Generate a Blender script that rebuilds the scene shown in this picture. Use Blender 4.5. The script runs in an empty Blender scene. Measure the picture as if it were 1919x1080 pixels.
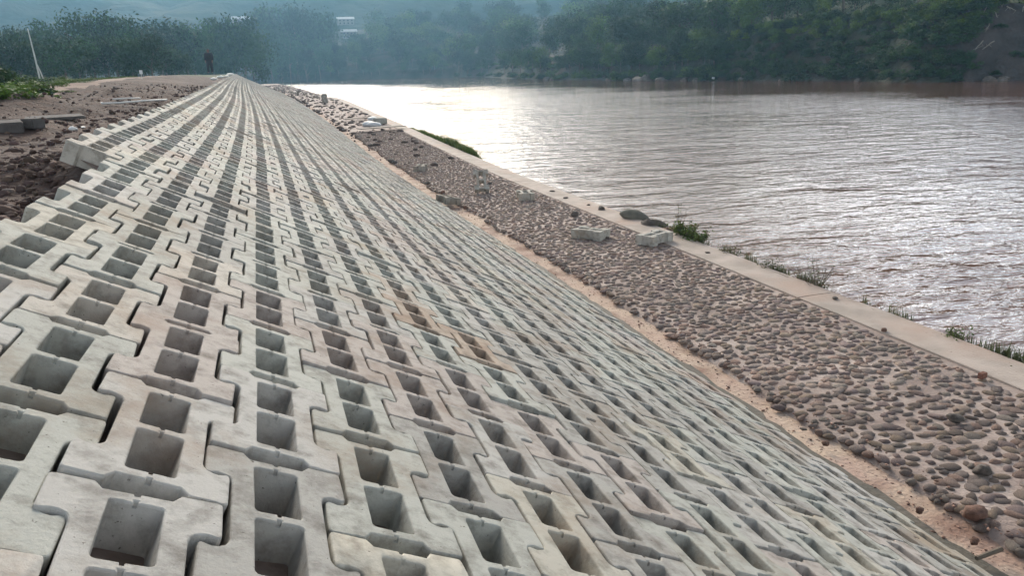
import bpy, bmesh, math, random
import numpy as np
from mathutils import Vector, Matrix, noise as mn

S = bpy.context.scene
COL = S.collection
R = math.radians
rng = random.Random(7)
CZ = 4.40                      # eye height above the river surface

# ---------------------------------------------------------------- camera
F = 1453.97; PITCH = 0.27718; YAW = 0.2989; ROLL = -0.03491
FW = Vector((math.sin(YAW)*math.cos(PITCH), math.cos(YAW)*math.cos(PITCH), -math.sin(PITCH)))
RT0 = Vector((math.cos(YAW), -math.sin(YAW), 0)); UP0 = RT0.cross(FW)
RT = RT0*math.cos(ROLL) + UP0*math.sin(ROLL); UP = -RT0*math.sin(ROLL) + UP0*math.cos(ROLL)
cd = bpy.data.cameras.new("camera"); cam = bpy.data.objects.new("camera", cd); COL.objects.link(cam)
m = Matrix((RT, UP, -FW)).transposed().to_4x4(); m.translation = Vector((0, 0, CZ)); cam.matrix_world = m
cd.sensor_width = 36; cd.lens = 36*F/1919; cd.clip_start = .05; cd.clip_end = 9000
S.camera = cam

# ---------------------------------------------------------------- world, sun, exposure
SUN_EL, SUN_AZ = R(26), R(5)      # azimuth measured from +Y towards +X
w = bpy.data.worlds.new("World"); S.world = w; w.use_nodes = True
nt = w.node_tree; nt.nodes.clear()
def N(nt, t, **k):
    n = nt.nodes.new(t)
    for a, b in k.items(): setattr(n, a, b)
    return n
out = N(nt, 'ShaderNodeOutputWorld'); bg = N(nt, 'ShaderNodeBackground')
sky = N(nt, 'ShaderNodeTexSky', sky_type='NISHITA', sun_disc=False)
sky.sun_elevation = SUN_EL; sky.sun_rotation = SUN_AZ; sky.air_density = 1.2; sky.dust_density = 2.5; sky.ozone_density = 1.0
tc = N(nt, 'ShaderNodeTexCoord'); mp = N(nt, 'ShaderNodeMapping'); mp.inputs['Scale'].default_value = (1.3, 1.3, 3.2)
nz = N(nt, 'ShaderNodeTexNoise'); nz.inputs['Scale'].default_value = 2.2; nz.inputs['Detail'].default_value = 5
rp = N(nt, 'ShaderNodeValToRGB'); rp.color_ramp.elements[0].position = .42; rp.color_ramp.elements[1].position = .60
hsv = N(nt, 'ShaderNodeHueSaturation'); hsv.inputs['Saturation'].default_value = .13; hsv.inputs['Value'].default_value = 2.6
mx = N(nt, 'ShaderNodeMix', data_type='RGBA')
L = nt.links.new
L(tc.outputs['Generated'], mp.inputs[0]); L(mp.outputs[0], nz.inputs[0]); L(nz.outputs['Fac'], rp.inputs[0])
L(sky.outputs[0], hsv.inputs['Color']); L(rp.outputs[0], mx.inputs[0]); L(sky.outputs[0], mx.inputs[6]); L(hsv.outputs[0], mx.inputs[7])
sp = N(nt, 'ShaderNodeSeparateXYZ'); L(tc.outputs['Generated'], sp.inputs[0])
gr = N(nt, 'ShaderNodeMapRange'); gr.inputs[1].default_value = .28; gr.inputs[2].default_value = .80; gr.inputs[3].default_value = 2.1; gr.inputs[4].default_value = .50
gr.interpolation_type = 'SMOOTHSTEP'
vm = N(nt, 'ShaderNodeVectorMath', operation='SCALE'); L(sp.outputs[2], gr.inputs[0]); L(mx.outputs[2], vm.inputs[0])
az = N(nt, 'ShaderNodeMath', operation='ARCTAN2'); L(sp.outputs[0], az.inputs[0]); L(sp.outputs[1], az.inputs[1])
nz2 = N(nt, 'ShaderNodeTexNoise'); nz2.inputs['Scale'].default_value = 3.0; nz2.inputs['Detail'].default_value = 4; L(tc.outputs['Generated'], nz2.inputs[0])
ma = N(nt, 'ShaderNodeMath', operation='MULTIPLY_ADD'); L(nz2.outputs['Fac'], ma.inputs[0]); ma.inputs[1].default_value = .16; L(az.outputs[0], ma.inputs[2])
mr = N(nt, 'ShaderNodeMapRange'); mr.inputs[1].default_value = R(-60)+.08; mr.inputs[2].default_value = R(90)+.08; L(ma.outputs[0], mr.inputs[0])
cr_ = N(nt, 'ShaderNodeValToRGB'); L(mr.outputs[0], cr_.inputs[0]); e_ = cr_.color_ramp.elements       # unseen cloud bands, brightness by azimuth shaped for the water's reflections
bands = [(-60, .8), (-5, 1.2), (6, 1.9), (16, 1.5), (20, .55), (31, .50), (35, .95), (41, 1.1), (45, 1.85), (53, 1.85), (57, .45), (66, .6), (90, .7)]
e_[0].position = 0; e_[0].color = (*[bands[0][1]/2]*3, 1); e_[1].position = 1; e_[1].color = (*[bands[-1][1]/2]*3, 1)
for d_, v_ in bands[1:-1]: q = e_.new((d_+60)/150); q.color = (*[v_/2]*3, 1)
m2 = N(nt, 'ShaderNodeMath', operation='MULTIPLY'); L(cr_.outputs[0], m2.inputs[0]); m2.inputs[1].default_value = 2.0
m3 = N(nt, 'ShaderNodeMath', operation='MULTIPLY'); L(m2.outputs[0], m3.inputs[0]); L(gr.outputs[0], m3.inputs[1]); L(m3.outputs[0], vm.inputs['Scale'])
L(vm.outputs[0], bg.inputs[0]); bg.inputs[1].default_value = .13; L(bg.outputs[0], out.inputs[0])

sd = bpy.data.lights.new("sun", 'SUN'); sun = bpy.data.objects.new("sun", sd); COL.objects.link(sun)
sd.energy = 1.5; sd.angle = R(10); sd.color = (1, .90, .76)
sv = Vector((math.sin(SUN_AZ)*math.cos(SUN_EL), math.cos(SUN_AZ)*math.cos(SUN_EL), math.sin(SUN_EL)))
sun.rotation_euler = sv.to_track_quat('Z', 'Y').to_euler(); sun.location = (0, 0, 60)
S.view_settings.view_transform = 'Standard'; S.view_settings.look = 'None'; S.view_settings.gamma = 1
S.view_settings.exposure = 0.12
S.cycles.max_bounces = 6; S.cycles.volume_bounces = 1; S.cycles.use_denoising = True
S.cycles.sample_clamp_indirect = 6

# ---------------------------------------------------------------- helpers
def at(px, py, y=None, z=None):
    """world point seen at photo pixel, at world distance y or height z"""
    d = FW + (px-959.5)/F*RT - (py-540)/F*UP
    t = (y/d.y) if y is not None else ((z-CZ)/d.z)
    p = d*t; return Vector((p.x, p.y, p.z+CZ))
def proj(P):
    P = np.asarray(P, float) - np.array([0, 0, CZ])
    d = P@np.array(FW); return np.stack([959.5+F*(P@np.array(RT))/d, 540-F*(P@np.array(UP))/d, d], -1)
def tag(o, label=None, cat=None, group=None, kind=None):
    if label: o['label'] = label
    if cat: o['category'] = cat
    if group: o['group'] = group
    if kind: o['kind'] = kind
    return o
def link(name, me, mat=None, parent=None, loc=None, smooth=False):
    o = bpy.data.objects.new(name, me); COL.objects.link(o)
    if mat and not me.materials: me.materials.append(mat)
    if parent: o.parent = parent
    if loc is not None: o.location = loc
    if smooth:
        for p in me.polygons: p.use_smooth = True
    return o
def empty(name, loc, rz=0, label=None, cat=None, group=None):
    o = bpy.data.objects.new(name, None); COL.objects.link(o); o.location = loc; o.rotation_euler.z = rz
    o.empty_display_size = .1
    return tag(o, label, cat, group)
def bmobj(name, bm, mat, parent=None, loc=None, smooth=False):
    me = bpy.data.meshes.new(name); bm.to_mesh(me); bm.free()
    return link(name, me, mat, parent, loc, smooth)
def pymesh(name, v, f):
    me = bpy.data.meshes.new(name); me.from_pydata([tuple(map(float, a)) for a in v], [], f); me.update(); return me
def npmesh(name, V, Lp, counts, smooth=False):
    """V (n,3); Lp flat loop vertex indices; counts per face"""
    me = bpy.data.meshes.new(name); me.vertices.add(len(V)); me.vertices.foreach_set('co', V.astype(np.float32).ravel())
    me.loops.add(len(Lp)); me.loops.foreach_set('vertex_index', Lp.astype(np.int32))
    me.polygons.add(len(counts)); st = np.zeros(len(counts), np.int32); st[1:] = np.cumsum(counts)[:-1]
    me.polygons.foreach_set('loop_start', st); me.polygons.foreach_set('loop_total', counts.astype(np.int32))
    if smooth: me.polygons.foreach_set('use_smooth', np.ones(len(counts), bool))
    me.update(calc_edges=True); return me
def mesh_arrays(me):
    V = np.zeros(len(me.vertices)*3); me.vertices.foreach_get('co', V)
    Lp = np.zeros(len(me.loops), np.int32); me.loops.foreach_get('vertex_index', Lp)
    c = np.zeros(len(me.polygons), np.int32); me.polygons.foreach_get('loop_total', c)
    return V.reshape(-1, 3), Lp, c
def merge(name, items, cols=None, smooth=False):
    """items: list of ((V,Lp,c), 3x3, t); cols: colour per item"""
    Vs, Ls, Cs, K, n = [], [], [], [], 0
    for i, ((V, Lp, c), M3, t) in enumerate(items):
        Vs.append(V@np.asarray(M3).T+np.asarray(t)); Ls.append(Lp+n); Cs.append(c); n += len(V)
        if cols is not None: K.append(np.tile(np.array([*cols[i], 1.0]), (len(V), 1)))
    me = npmesh(name, np.concatenate(Vs), np.concatenate(Ls), np.concatenate(Cs), smooth)
    if cols is not None:
        a = me.color_attributes.new('tone', 'FLOAT_COLOR', 'POINT'); a.data.foreach_set('color', np.concatenate(K).astype(np.float32).ravel())
    return me
def box(bm, cx, cy, cz, sx, sy, sz, rz=0, mat=None):
    M = Matrix.Translation((cx, cy, cz)) @ Matrix.Rotation(rz, 4, 'Z') @ Matrix.Diagonal((sx, sy, sz, 1))
    if mat is not None: M = mat @ M
    return bmesh.ops.create_cube(bm, size=1, matrix=M)['verts']
def tube(bm, pts, rad, seg=8):
    """tapered tube through points; rad list"""
    rings = []
    for i, p in enumerate(pts):
        p = Vector(p); a = Vector(pts[max(0, i-1)]); b = Vector(pts[min(len(pts)-1, i+1)])
        d = (b-a).normalized(); q = d.to_track_quat('Z', 'Y')
        r = rad[i] if isinstance(rad, (list, tuple)) else rad
        rings.append([bm.verts.new(p + q @ Vector((r*math.cos(k*2*math.pi/seg), r*math.sin(k*2*math.pi/seg), 0))) for k in range(seg)])
    for a, b in zip(rings, rings[1:]):
        for k in range(seg): bm.faces.new((a[k], a[(k+1) % seg], b[(k+1) % seg], b[k]))
    bm.faces.new(rings[0][::-1]); bm.faces.new(rings[-1])

# ---------------------------------------------------------------- materials
def mat(name, base=(.5, .5, .5), rough=.8, nrough=.5, c2=None, scale=3, detail=6, bump=.0, bscale=20, spec=.3, c3=None, scale3=.6, tone=False,
        speck=None, sscale=60, sthr=.66, lo=.35, hi=.65, coords='Object', bdist=.02, transl=0, stretch=None):
    M = bpy.data.materials.new(name); M.use_nodes = True; t = M.node_tree; L = t.links.new
    b = t.nodes['Principled BSDF']; b.inputs['Roughness'].default_value = rough; b.inputs['Specular IOR Level'].default_value = spec
    if coords == 'Position': src = N(t, 'ShaderNodeNewGeometry').outputs['Position']
    else: src = N(t, 'ShaderNodeTexCoord').outputs[coords]
    if stretch:
        mm = N(t, 'ShaderNodeMapping'); mm.inputs['Scale'].default_value = stretch; L(src, mm.inputs[0]); src = mm.outputs[0]
    def nzt(s, d=6, off=0):
        n = N(t, 'ShaderNodeTexNoise'); n.inputs['Scale'].default_value = s; n.inputs['Detail'].default_value = d; n.inputs['Roughness'].default_value = nrough
        if off:
            o = N(t, 'ShaderNodeVectorMath', operation='ADD'); o.inputs[1].default_value = (off, off, off); L(src, o.inputs[0]); L(o.outputs[0], n.inputs[0])
        else: L(src, n.inputs[0])
        return n.outputs['Fac']
    def ramp(f, a, c):
        r = N(t, 'ShaderNodeMapRange'); r.inputs[1].default_value = a; r.inputs[2].default_value = c; L(f, r.inputs[0]); return r.outputs[0]
    def mixc(f, a, c, mode='MIX'):
        q = N(t, 'ShaderNodeMix', data_type='RGBA', blend_type=mode)
        if isinstance(f, (float, int)): q.inputs[0].default_value = f
        else: L(f, q.inputs[0])
        for s_, i in ((a, 6), (c, 7)):
            if isinstance(s_, tuple): q.inputs[i].default_value = (*s_, 1)
            else: L(s_, q.inputs[i])
        return q.outputs[2]
    c = base
    if c2: c = mixc(ramp(nzt(scale, detail), lo, hi), base, c2)
    if c3: c = mixc(ramp(nzt(scale3, 9, 7.3), .50, .66), c, c3)
    if speck: c = mixc(ramp(nzt(sscale, 3, 3.1), sthr, sthr+.06), c, speck)
    if tone:
        a = N(t, 'ShaderNodeAttribute', attribute_name='tone'); c = mixc(1.0, c, a.outputs['Color'], 'MULTIPLY')
        oi = N(t, 'ShaderNodeObjectInfo'); c = mixc(1.0, c, oi.outputs['Color'], 'MULTIPLY')
    if isinstance(c, tuple): b.inputs['Base Color'].default_value = (*c, 1)
    else: L(c, b.inputs['Base Color'])
    if bump:
        bn = N(t, 'ShaderNodeBump'); bn.inputs['Strength'].default_value = bump; bn.inputs['Distance'].default_value = bdist
        L(nzt(bscale, 8, 1.7), bn.inputs['Height']); L(bn.outputs[0], b.inputs['Normal'])
    if transl:
        tr = N(t, 'ShaderNodeBsdfTranslucent'); ms = N(t, 'ShaderNodeMixShader'); ms.inputs[0].default_value = transl
        if isinstance(c, tuple): tr.inputs[0].default_value = (*c, 1)
        else: L(c, tr.inputs[0])
        o = t.nodes['Material Output']; L(b.outputs[0], ms.inputs[1]); L(tr.outputs[0], ms.inputs[2]); L(ms.outputs[0], o.inputs[0])
    return M
M_block = mat('precast concrete', (.47, .455, .425), .85, nrough=.66, c2=(.20, .185, .165), scale=9.0, detail=12, bump=.6, bscale=55, spec=.22, tone=True, speck=(.14, .125, .11), sscale=48, sthr=.67, lo=.46, hi=.72, bdist=.007, coords='Position', c3=(.35, .29, .24), scale3=1.3)
M_bed = mat('soil bedding', (.20, .145, .12), .95, c2=(.27, .21, .175), scale=9, bump=.8, bscale=25, tone=False)
M_kerb = mat('weathered toe concrete', (.36, .35, .31), .85, c2=(.25, .24, .21), scale=4, bump=.5, bscale=30)
M_sand = mat('reddish sand', (.45, .32, .26), .95, c2=(.56, .44, .34), scale=2.2, bump=.9, bscale=22, c3=(.27, .17, .13), scale3=1.5, speck=(.16, .11, .09), sscale=22, sthr=.62)
M_mortar = mat('cobble mortar', (.50, .41, .36), .9, c2=(.31, .24, .21), scale=1.6, bump=.8, bscale=35, c3=(.27, .21, .185), scale3=.5)
M_cobble = mat('river cobble', (.285, .232, .205), .93, c2=(.19, .155, .138), scale=9, bump=.7, bscale=40, tone=True, spec=.3)
M_wall = mat('sandy wall concrete', (.47, .395, .345), .85, c2=(.34, .29, .25), scale=2.2, detail=12, bump=.4, bscale=30, c3=(.42, .32, .265), scale3=.8, speck=(.22, .18, .15), sscale=30, sthr=.68)
M_soil = mat('turned reddish soil', (.105, .066, .053), .97, c2=(.055, .037, .032), scale=2.3, bump=1.0, bscale=9, bdist=.08, c3=(.14, .098, .08), scale3=.35)
M_clod = mat('soil clod', (.12, .082, .07), .97, c2=(.085, .058, .05), scale=4, bump=.8, bscale=12, tone=True)
M_road = mat('dirt road', (.26, .18, .14), .95, c2=(.19, .13, .10), scale=.6, bump=.6, bscale=8, bdist=.05)
M_grass = mat('grass blades', (.07, .12, .03), .8, c2=(.12, .14, .05), scale=1.5, transl=.3)
M_dry = mat('drying grass', (.14, .14, .075), .85, c2=(.09, .11, .05), scale=2, transl=.3)
M_field = mat('rough grassland', (.055, .08, .028), .95, c2=(.09, .09, .045), scale=.15, bump=.8, bscale=3, bdist=.2)
M_leaf = mat('broadleaf foliage', (.024, .055, .014), .7, c2=(.06, .10, .026), scale=.35, transl=.12, tone=True, lo=.3, hi=.7)
M_bark = mat('bark', (.16, .13, .10), .9, c2=(.08, .065, .05), scale=4, bump=.6, bscale=15)
M_bank = mat('river bank earth', (.055, .055, .035), .95, c2=(.03, .04, .022), scale=.12, bump=1, bscale=.8, bdist=.8, c3=(.075, .055, .045), scale3=.06)
M_scarp = mat('bare eroded bank', (.085, .07, .065), .95, c2=(.045, .038, .036), scale=.3, bump=1, bscale=1.2, bdist=.6)
M_rock = mat('grey rock', (.20, .175, .16), .85, c2=(.11, .10, .09), scale=2, bump=.7, bscale=8, tone=True)
M_mount = mat('wooded mountain', (.03, .055, .035), 1, c2=(.06, .08, .045), scale=.02, bump=1, bscale=.03, bdist=12)
M_bag = mat('woven sack', (.17, .16, .13), .9, c2=(.12, .115, .095), scale=6, bump=.6, bscale=90, bdist=.005)
M_white = mat('white plastic', (.75, .75, .73), .5, c2=(.6, .6, .58), scale=5)
M_wood = mat('old timber', (.36, .32, .27), .85, c2=(.24, .2, .17), scale=4, bump=.5, bscale=20, stretch=(1, 8, 8))
M_brick = mat('fired brick', (.23, .11, .08), .9, c2=(.15, .08, .06), scale=6, bump=.5, bscale=40)
M_slab = mat('grimy dark concrete', (.12, .11, .105), .9, c2=(.08, .073, .07), scale=5, bump=.5, bscale=30)
M_pole = mat('pale concrete pole', (.6, .6, .57), .8, c2=(.5, .5, .47), scale=3)
M_cloth = mat('dark work clothes', (.035, .055, .06), .9, c2=(.05, .05, .06), scale=6)
M_skin = mat('skin', (.20, .13, .10), .6)
M_hair = mat('black hair', (.012, .011, .01), .6)
M_plaster = mat('pale plaster', (.26, .24, .23), .85, c2=(.2, .19, .18), scale=.4)
M_glass = mat('dark window glass', (.03, .04, .05), .15, spec=.5)
M_tin = mat('pale roof sheet', (.55, .57, .58), .6, c2=(.45, .47, .5), scale=.5)

# ---------------------------------------------------------------- revetment surface
PU, PV = .38078, .75
P0 = np.array([-.07972, 2.1318, -1.25178+CZ]); TH = .46175
CC, CT = -4.62, 13.62
ys = np.array([-20, 8, 15, 30, 60, 100, 160, 240.])
def plane_pt(c, y): return np.array([P0[0]+c*PU*math.cos(TH), P0[2]-c*PU*math.sin(TH)])
cr, to = [], []
ci = {15: (300, 198), 30: (383, 164), 60: (413, 150), 100: (429, 143), 160: (438, 139.5), 240: (442, 138)}
ti = {30: (728, 315), 60: (608, 223), 100: (552, 186), 160: (514, 168), 240: (484, 157.5)}
for y in ys:
    if y in ci: p = at(*ci[y], y=y); cr.append((p.x, p.z))
    else: cr.append(tuple(plane_pt(CC, y)))
    if y in ti: p = at(*ti[y], y=y); to.append((p.x, p.z))
    else: to.append(tuple(plane_pt(CT, y)))
cr = np.array(cr); to = np.array(to)
def smooth_interp(y, Y, A):
    i = int(np.clip(np.searchsorted(Y, y)-1, 0, len(Y)-2)); h = Y[i+1]-Y[i]; t = (y-Y[i])/h
    def sl(j):
        if j <= 0 or j >= len(Y)-1: k = min(max(j, 0), len(Y)-2) if j <= 0 else len(Y)-2; return (A[k+1]-A[k])/(Y[k+1]-Y[k])
        return (A[j+1]-A[j-1])/(Y[j+1]-Y[j-1])
    if t > 1: return A[-1]+sl(len(Y)-1)*(y-Y[-1])
    if t < 0: return A[0]+sl(0)*(y-Y[0])
    return (2*t**3-3*t*t+1)*A[i]+(t**3-2*t*t+t)*h*sl(i)+(3*t*t-2*t**3)*A[i+1]+(t**3-t*t)*h*sl(i+1)
def crest0(y): return smooth_interp(y, ys, cr)
def toe(y): return smooth_interp(y, ys, to)
def cedge(y): return -3.60 if y < 7.7 else (-3.60-1.02*min(1, (y-7.7)/.25))
def surf(c, y):
    a, b = crest0(y), toe(y); t = (c-CC)/(CT-CC); q = a+(b-a)*t
    return Vector((q[0], y, q[1]))
def crest(y):
    p = surf(cedge(y), y); return (p.x, p.z)
def frame(c, y):
    p = surf(c, y); du = (surf(c+.3, y)-surf(c-.3, y)).normalized(); dv = (surf(c, y+.3)-surf(c, y-.3)).normalized()
    n = du.cross(dv).normalized(); du = dv.cross(n)
    return p, Matrix((du, dv, n)).transposed()
T = .20

def block_mesh(name, lod):
    """double-T paving block: arms at both ends, two cells, grooved webs, slotted end faces"""
    bw, tip, ve, vi, sl, sd_ = .142, .226, .371, .188, .088, .036
    nw, nd = .006, .011
    def arc(cx, cy, r, a0, a1, n): return [(cx+r*math.cos(R(a0+(a1-a0)*i/n)), cy+r*math.sin(R(a0+(a1-a0)*i/n))) for i in range(n+1)]
    if lod == 0:
        q = [(0+nw, ve-sd_), (nw*.6, ve-sd_-nd)] if 0 else []
        quad = [(nw, ve-sd_-nd), (nw+.002, ve-sd_), (sl, ve-sd_), (sl+.022, ve-.002)]
        quad += [(tip-.03, ve)] + arc(tip-.016, ve-.016, .016, 80, 0, 3)
        quad += [(tip, vi+.025)] + arc(tip-.012, vi+.012, .012, -10, -90, 2)
        quad += [(bw+.045, vi+.010), (bw+.028, vi+.006), (bw+.012, vi-.004), (bw+.004, vi-.018), (bw, vi-.035)]
    else:
        quad = [(sl, ve-sd_), (sl+.022, ve), (tip, ve), (tip, vi), (bw, vi)]
        if lod == 1: quad = [(nw, ve-sd_-nd), (nw, ve-sd_)] + quad
    q1 = quad; q2 = [(x, -y) for x, y in quad[::-1]]; q3 = [(-x, -y) for x, y in quad]; q4 = [(-x, y) for x, y in quad[::-1]]
    outer = q1+q2+q3+q4              # clockwise seen from above
    hw, h0, h1, r = .072, .021, .287, .016
    def hole(s):
        if lod == 0:
            c = arc(hw-r, h1-r, r, 0, 90, 3)+[(nw, h1), (nw*.8, h1+nd), (-nw*.8, h1+nd), (-nw, h1)]+arc(-hw+r, h1-r, r, 90, 180, 3)
            c += arc(-hw+r, h0+r, r, 180, 270, 3)+[(-nw, h0), (-nw*.8, h0-nd), (nw*.8, h0-nd), (nw, h0)]+arc(hw-r, h0+r, r, 270, 360, 3)
        else: c = [(hw, h0), (hw, h1), (-hw, h1), (-hw, h0)]
        if s < 0: c = [(x, -y) for x, y in c[::-1]]
        return c
    loops = [outer[::-1], hole(1)[::-1] if 0 else hole(1), hole(-1)]
    # orientation: outer CCW, holes CW
    def area(l): return sum(l[i][0]*l[(i+1) % len(l)][1]-l[(i+1) % len(l)][0]*l[i][1] for i in range(len(l)))/2
    L_ = []
    for i, l in enumerate(loops):
        a = area(l)
        if (i == 0) != (a > 0): l = l[::-1]
        L_.append(l)
    def flat(i, l):
        o = []
        for x, y in l:
            if abs(x) < nw+.001:
                if i == 0: y = math.copysign(ve-sd_, y)
                else: y = min((h1, h0, -h0, -h1), key=lambda q: abs(q-y))
            o.append((x, y))
        return o
    FL = [flat(i, l) for i, l in enumerate(L_)]
    def offset(l, d):
        o = []
        for i in range(len(l)):
            a, b, c = Vector(l[i-1]), Vector(l[i]), Vector(l[(i+1) % len(l)])
            e1 = (b-a).normalized(); e2 = (c-b).normalized()
            n1 = Vector((-e1.y, e1.x)); n2 = Vector((-e2.y, e2.x)); n = (n1+n2)
            n = n.normalized() if n.length > 1e-6 else n1
            k = d/max(.6, n.dot(n1)); o.append((b.x+n.x*k, b.y+n.y*k))
        return o
    bm = bmesh.new(); edges = []
    bv = .0055
    for i, l in enumerate(L_):
        if lod == 0: prof = [(offset(l, bv), T), (offset(l, bv*.3), T-bv*.4), (l, T-bv*1.2), (l, T-.016), (FL[i], T-.018), (offset(FL[i], -.006 if i else .004), 0)]
        else: prof = [(l, T), (offset(l, -.006 if i else .004), 0.0)]
        rings = [[bm.verts.new((x, y, z-T)) for x, y in pl] for pl, z in prof]
        n = len(l)
        for a, b in zip(rings, rings[1:]):
            for k in range(n): bm.faces.new((a[(k+1) % n], a[k], b[k], b[(k+1) % n]))
        for k in range(n): edges.append(bm.edges.get((rings[0][k], rings[0][(k+1) % n])))
    bmesh.ops.triangle_fill(bm, edges=edges, use_beauty=True, normal=(0, 0, 1))
    bmesh.ops.recalc_face_normals(bm, faces=bm.faces[:])
    me = bpy.data.meshes.new(name); bm.to_mesh(me); bm.free()
    a = me.color_attributes.new('tone', 'FLOAT_COLOR', 'POINT'); a.data.foreach_set('color', np.ones(4*len(me.vertices), np.float32))
    me.materials.append(M_block); return me
B = [block_mesh('interlocking_block_%s' % k, i) for i, k in enumerate(('near', 'middle', 'far'))]
def worn(seed):
    r = random.Random(seed); me = B[0].copy(); me.name = 'interlocking_block_worn'
    chips = [(Vector((r.choice((-1, 1))*r.choice((.226, .142, .226, .08)), r.choice((-1, 1))*r.uniform(.02, .371), 0)), r.uniform(.012, .03), r.uniform(.004, .014)) for _ in range(r.randrange(3, 8))]
    for v in me.vertices:
        c = v.co
        n_ = mn.noise_vector(c*14+Vector((seed*3.7, 0, 0)))*.0028+mn.noise_vector(c*45+Vector((seed*3.7, 0, 0)))*.0012
        c += Vector((n_.x*1.3, n_.y*1.3, 0))
        for p_, rad, dep in chips:
            dd = (Vector((c.x, c.y, 0))-p_).length
            if dd < rad and c.z > -.03: k_ = min(.009, dep)*(1-dd/rad); c.x -= math.copysign(k_, c.x)
    return me
BW = [worn(i) for i in range(14)]
BA = [mesh_arrays(b) for b in B]; BWA = [mesh_arrays(b) for b in BW]
TONES = [('pale grey', (1.0, 1.0, 1.0)), ('light greenish grey', (.95, .985, .955)), ('mid grey', (.86, .86, .85)),
         ('pinkish grey', (.96, .89, .87)), ('warm sandy grey', (1.0, .96, .91)), ('yellowish pale', (1.06, 1.04, .96)), ('rusty brown-stained', (.88, .74, .64))]
ORD = ['zeroth', 'first', 'second', 'third', 'fourth', 'fifth', 'sixth', 'seventh', 'eighth', 'ninth', 'tenth', 'eleventh', 'twelfth', 'thirteenth',
       'fourteenth', 'fifteenth', 'sixteenth', 'seventeenth', 'eighteenth', 'nineteenth', 'twentieth']
ORD += ['twenty-'+o for o in ORD[1:10]] + ['thirtieth'] + ['thirty-'+o for o in ORD[1:10]] + ['fortieth'] + ['forty-'+o for o in ORD[1:10]]
cells = []
for c in range(-4, 14):
    k = -3
    while True:
        v = k+(.5 if c % 2 else 0); y = P0[1]+v*PV; k += 1
        if y > 240: break
        if y < .8: continue
        if c == -4 and y < 8.0: continue
        p = surf(c, y); px, py, d = proj(p)
        if d < .3: continue
        if y < 12 and (px < -500 or px > 2600 or py > 1900): continue
        cells.append((c, v, y, px, py, d, -200/d < px < 1919+150/d*2 and py < 1080+170/d*2))
inview = sorted([x for x in cells if x[6] and -60 < x[3] < 1985 and x[4] < 1165], key=lambda x: x[5])[:300]
chosen = {(x[0], x[1]) for x in inview}
far_m, far_c = {0: [], 1: [], 2: []}, {0: [], 1: [], 2: []}
seen_in_col = {}
for (c, v, y, px, py, d, iv) in cells:
    p, M3 = frame(c, y)
    n = mn.noise(Vector((c*.35+3, y*.28, 0)))*1.2 + rng.uniform(-.35, .35)
    if n > .50: ti_ = 3
    elif n > .38: ti_ = 4
    elif n > .1: ti_ = 0
    elif n > -.3: ti_ = 1
    else: ti_ = 2
    if rng.random() < .025: ti_ = 5
    if 0 <= c <= 5 and 1.0 < v < 3.6 and rng.random() < .5: ti_ = 3
    if (c, v) == (-3, 3.5): ti_ = 5
    if (c, v) in ((4, 4.0), (3, 4.5)): ti_ = 6
    name_, colr = TONES[ti_]
    br = rng.uniform(.93, 1.05); colr = tuple(a*br for a in colr)
    jit = Matrix.Rotation(rng.gauss(0, .009), 3, 'X') @ Matrix.Rotation(rng.gauss(0, .010), 3, 'Y') @ Matrix.Rotation(rng.gauss(0, .006), 3, 'Z')
    M3 = M3 @ jit
    p = p + M3 @ Vector((rng.gauss(0, .003), rng.gauss(0, .0025), rng.gauss(0, .005)))
    if (c, v) in chosen:
        k = seen_in_col[c] = seen_in_col.get(c, 0)+1
        o = bpy.data.objects.new('interlocking_block', rng.choice(BW)); COL.objects.link(o)
        mw = M3.to_4x4(); mw.translation = p; o.matrix_world = mw; o.color = (*colr, 1)
        tag(o, '%s two-hole paving block, %s file down from the crest, %s up that file' % (name_, ORD[c+4+(1 if c >= -4 else 0)], ORD[k]),
            'paving block', 'interlocking two-hole concrete blocks paving the bank')
    else:
        l = 0 if d < 14 else (1 if d < 40 else 2)
        far_m[l].append((BA[l] if l else rng.choice(BWA), M3, p)); far_c[l].append(colr)
allm = far_m[0]+far_m[1]+far_m[2]; allc = far_c[0]+far_c[1]+far_c[2]
o = link('interlocking_blocks', merge('interlocking_blocks', allm, allc), M_block)
tag(o, 'grey two-hole paving blocks covering the rest of the bank into the distance', 'paving blocks', kind='stuff')

def strip(name, ylist, xs, fn, mt, smooth=True):
    """grid mesh; fn(i, x, y)->Vector"""
    V, Fc = [], []; nx = len(xs)
    for j, y in enumerate(ylist):
        for i, x in enumerate(xs): V.append(fn(x, y))
    for j in range(len(ylist)-1):
        for i in range(nx-1):
            a = j*nx+i; Fc.append((a, a+1, a+nx+1, a+nx))
    return link(name, pymesh(name, V, Fc), mt, smooth=smooth)
def yl(a, b, s0, g=1.03):
    r = [a]; s = s0
    while r[-1] < b: r.append(r[-1]+s); s *= g
    r[-1] = b; return r
def fbm(x, y, s, o=0): return mn.fractal(Vector((x*s, y*s, o)), .9, 2.1, 5)
# bedding under the blocks
def bedf(c, y):
    c = max(c, cedge(y)+.05)
    p, M3 = frame(c, y); return p - M3.col[2]*(.135+.02*mn.noise(Vector((c*2, y*3, 0))))
YB = yl(.2, 242, .3, 1.02)
o = strip('slope_bedding', YB, np.linspace(-4.62, 13.55, 24), bedf, M_bed); tag(o, kind='structure')
# concrete filling between the last file's arms at the toe
def tk(t, y):
    p, M3 = frame(13.38+t[0], y); return p + M3.col[2]*t[1]
o = strip('toe_kerb', YB, [(0, -.16), (.02, -.022), (.16, -.020), (.245, -.024), (.262, -.04), (.27, -.22)], tk, M_kerb, False); tag(o, kind='structure')

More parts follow.
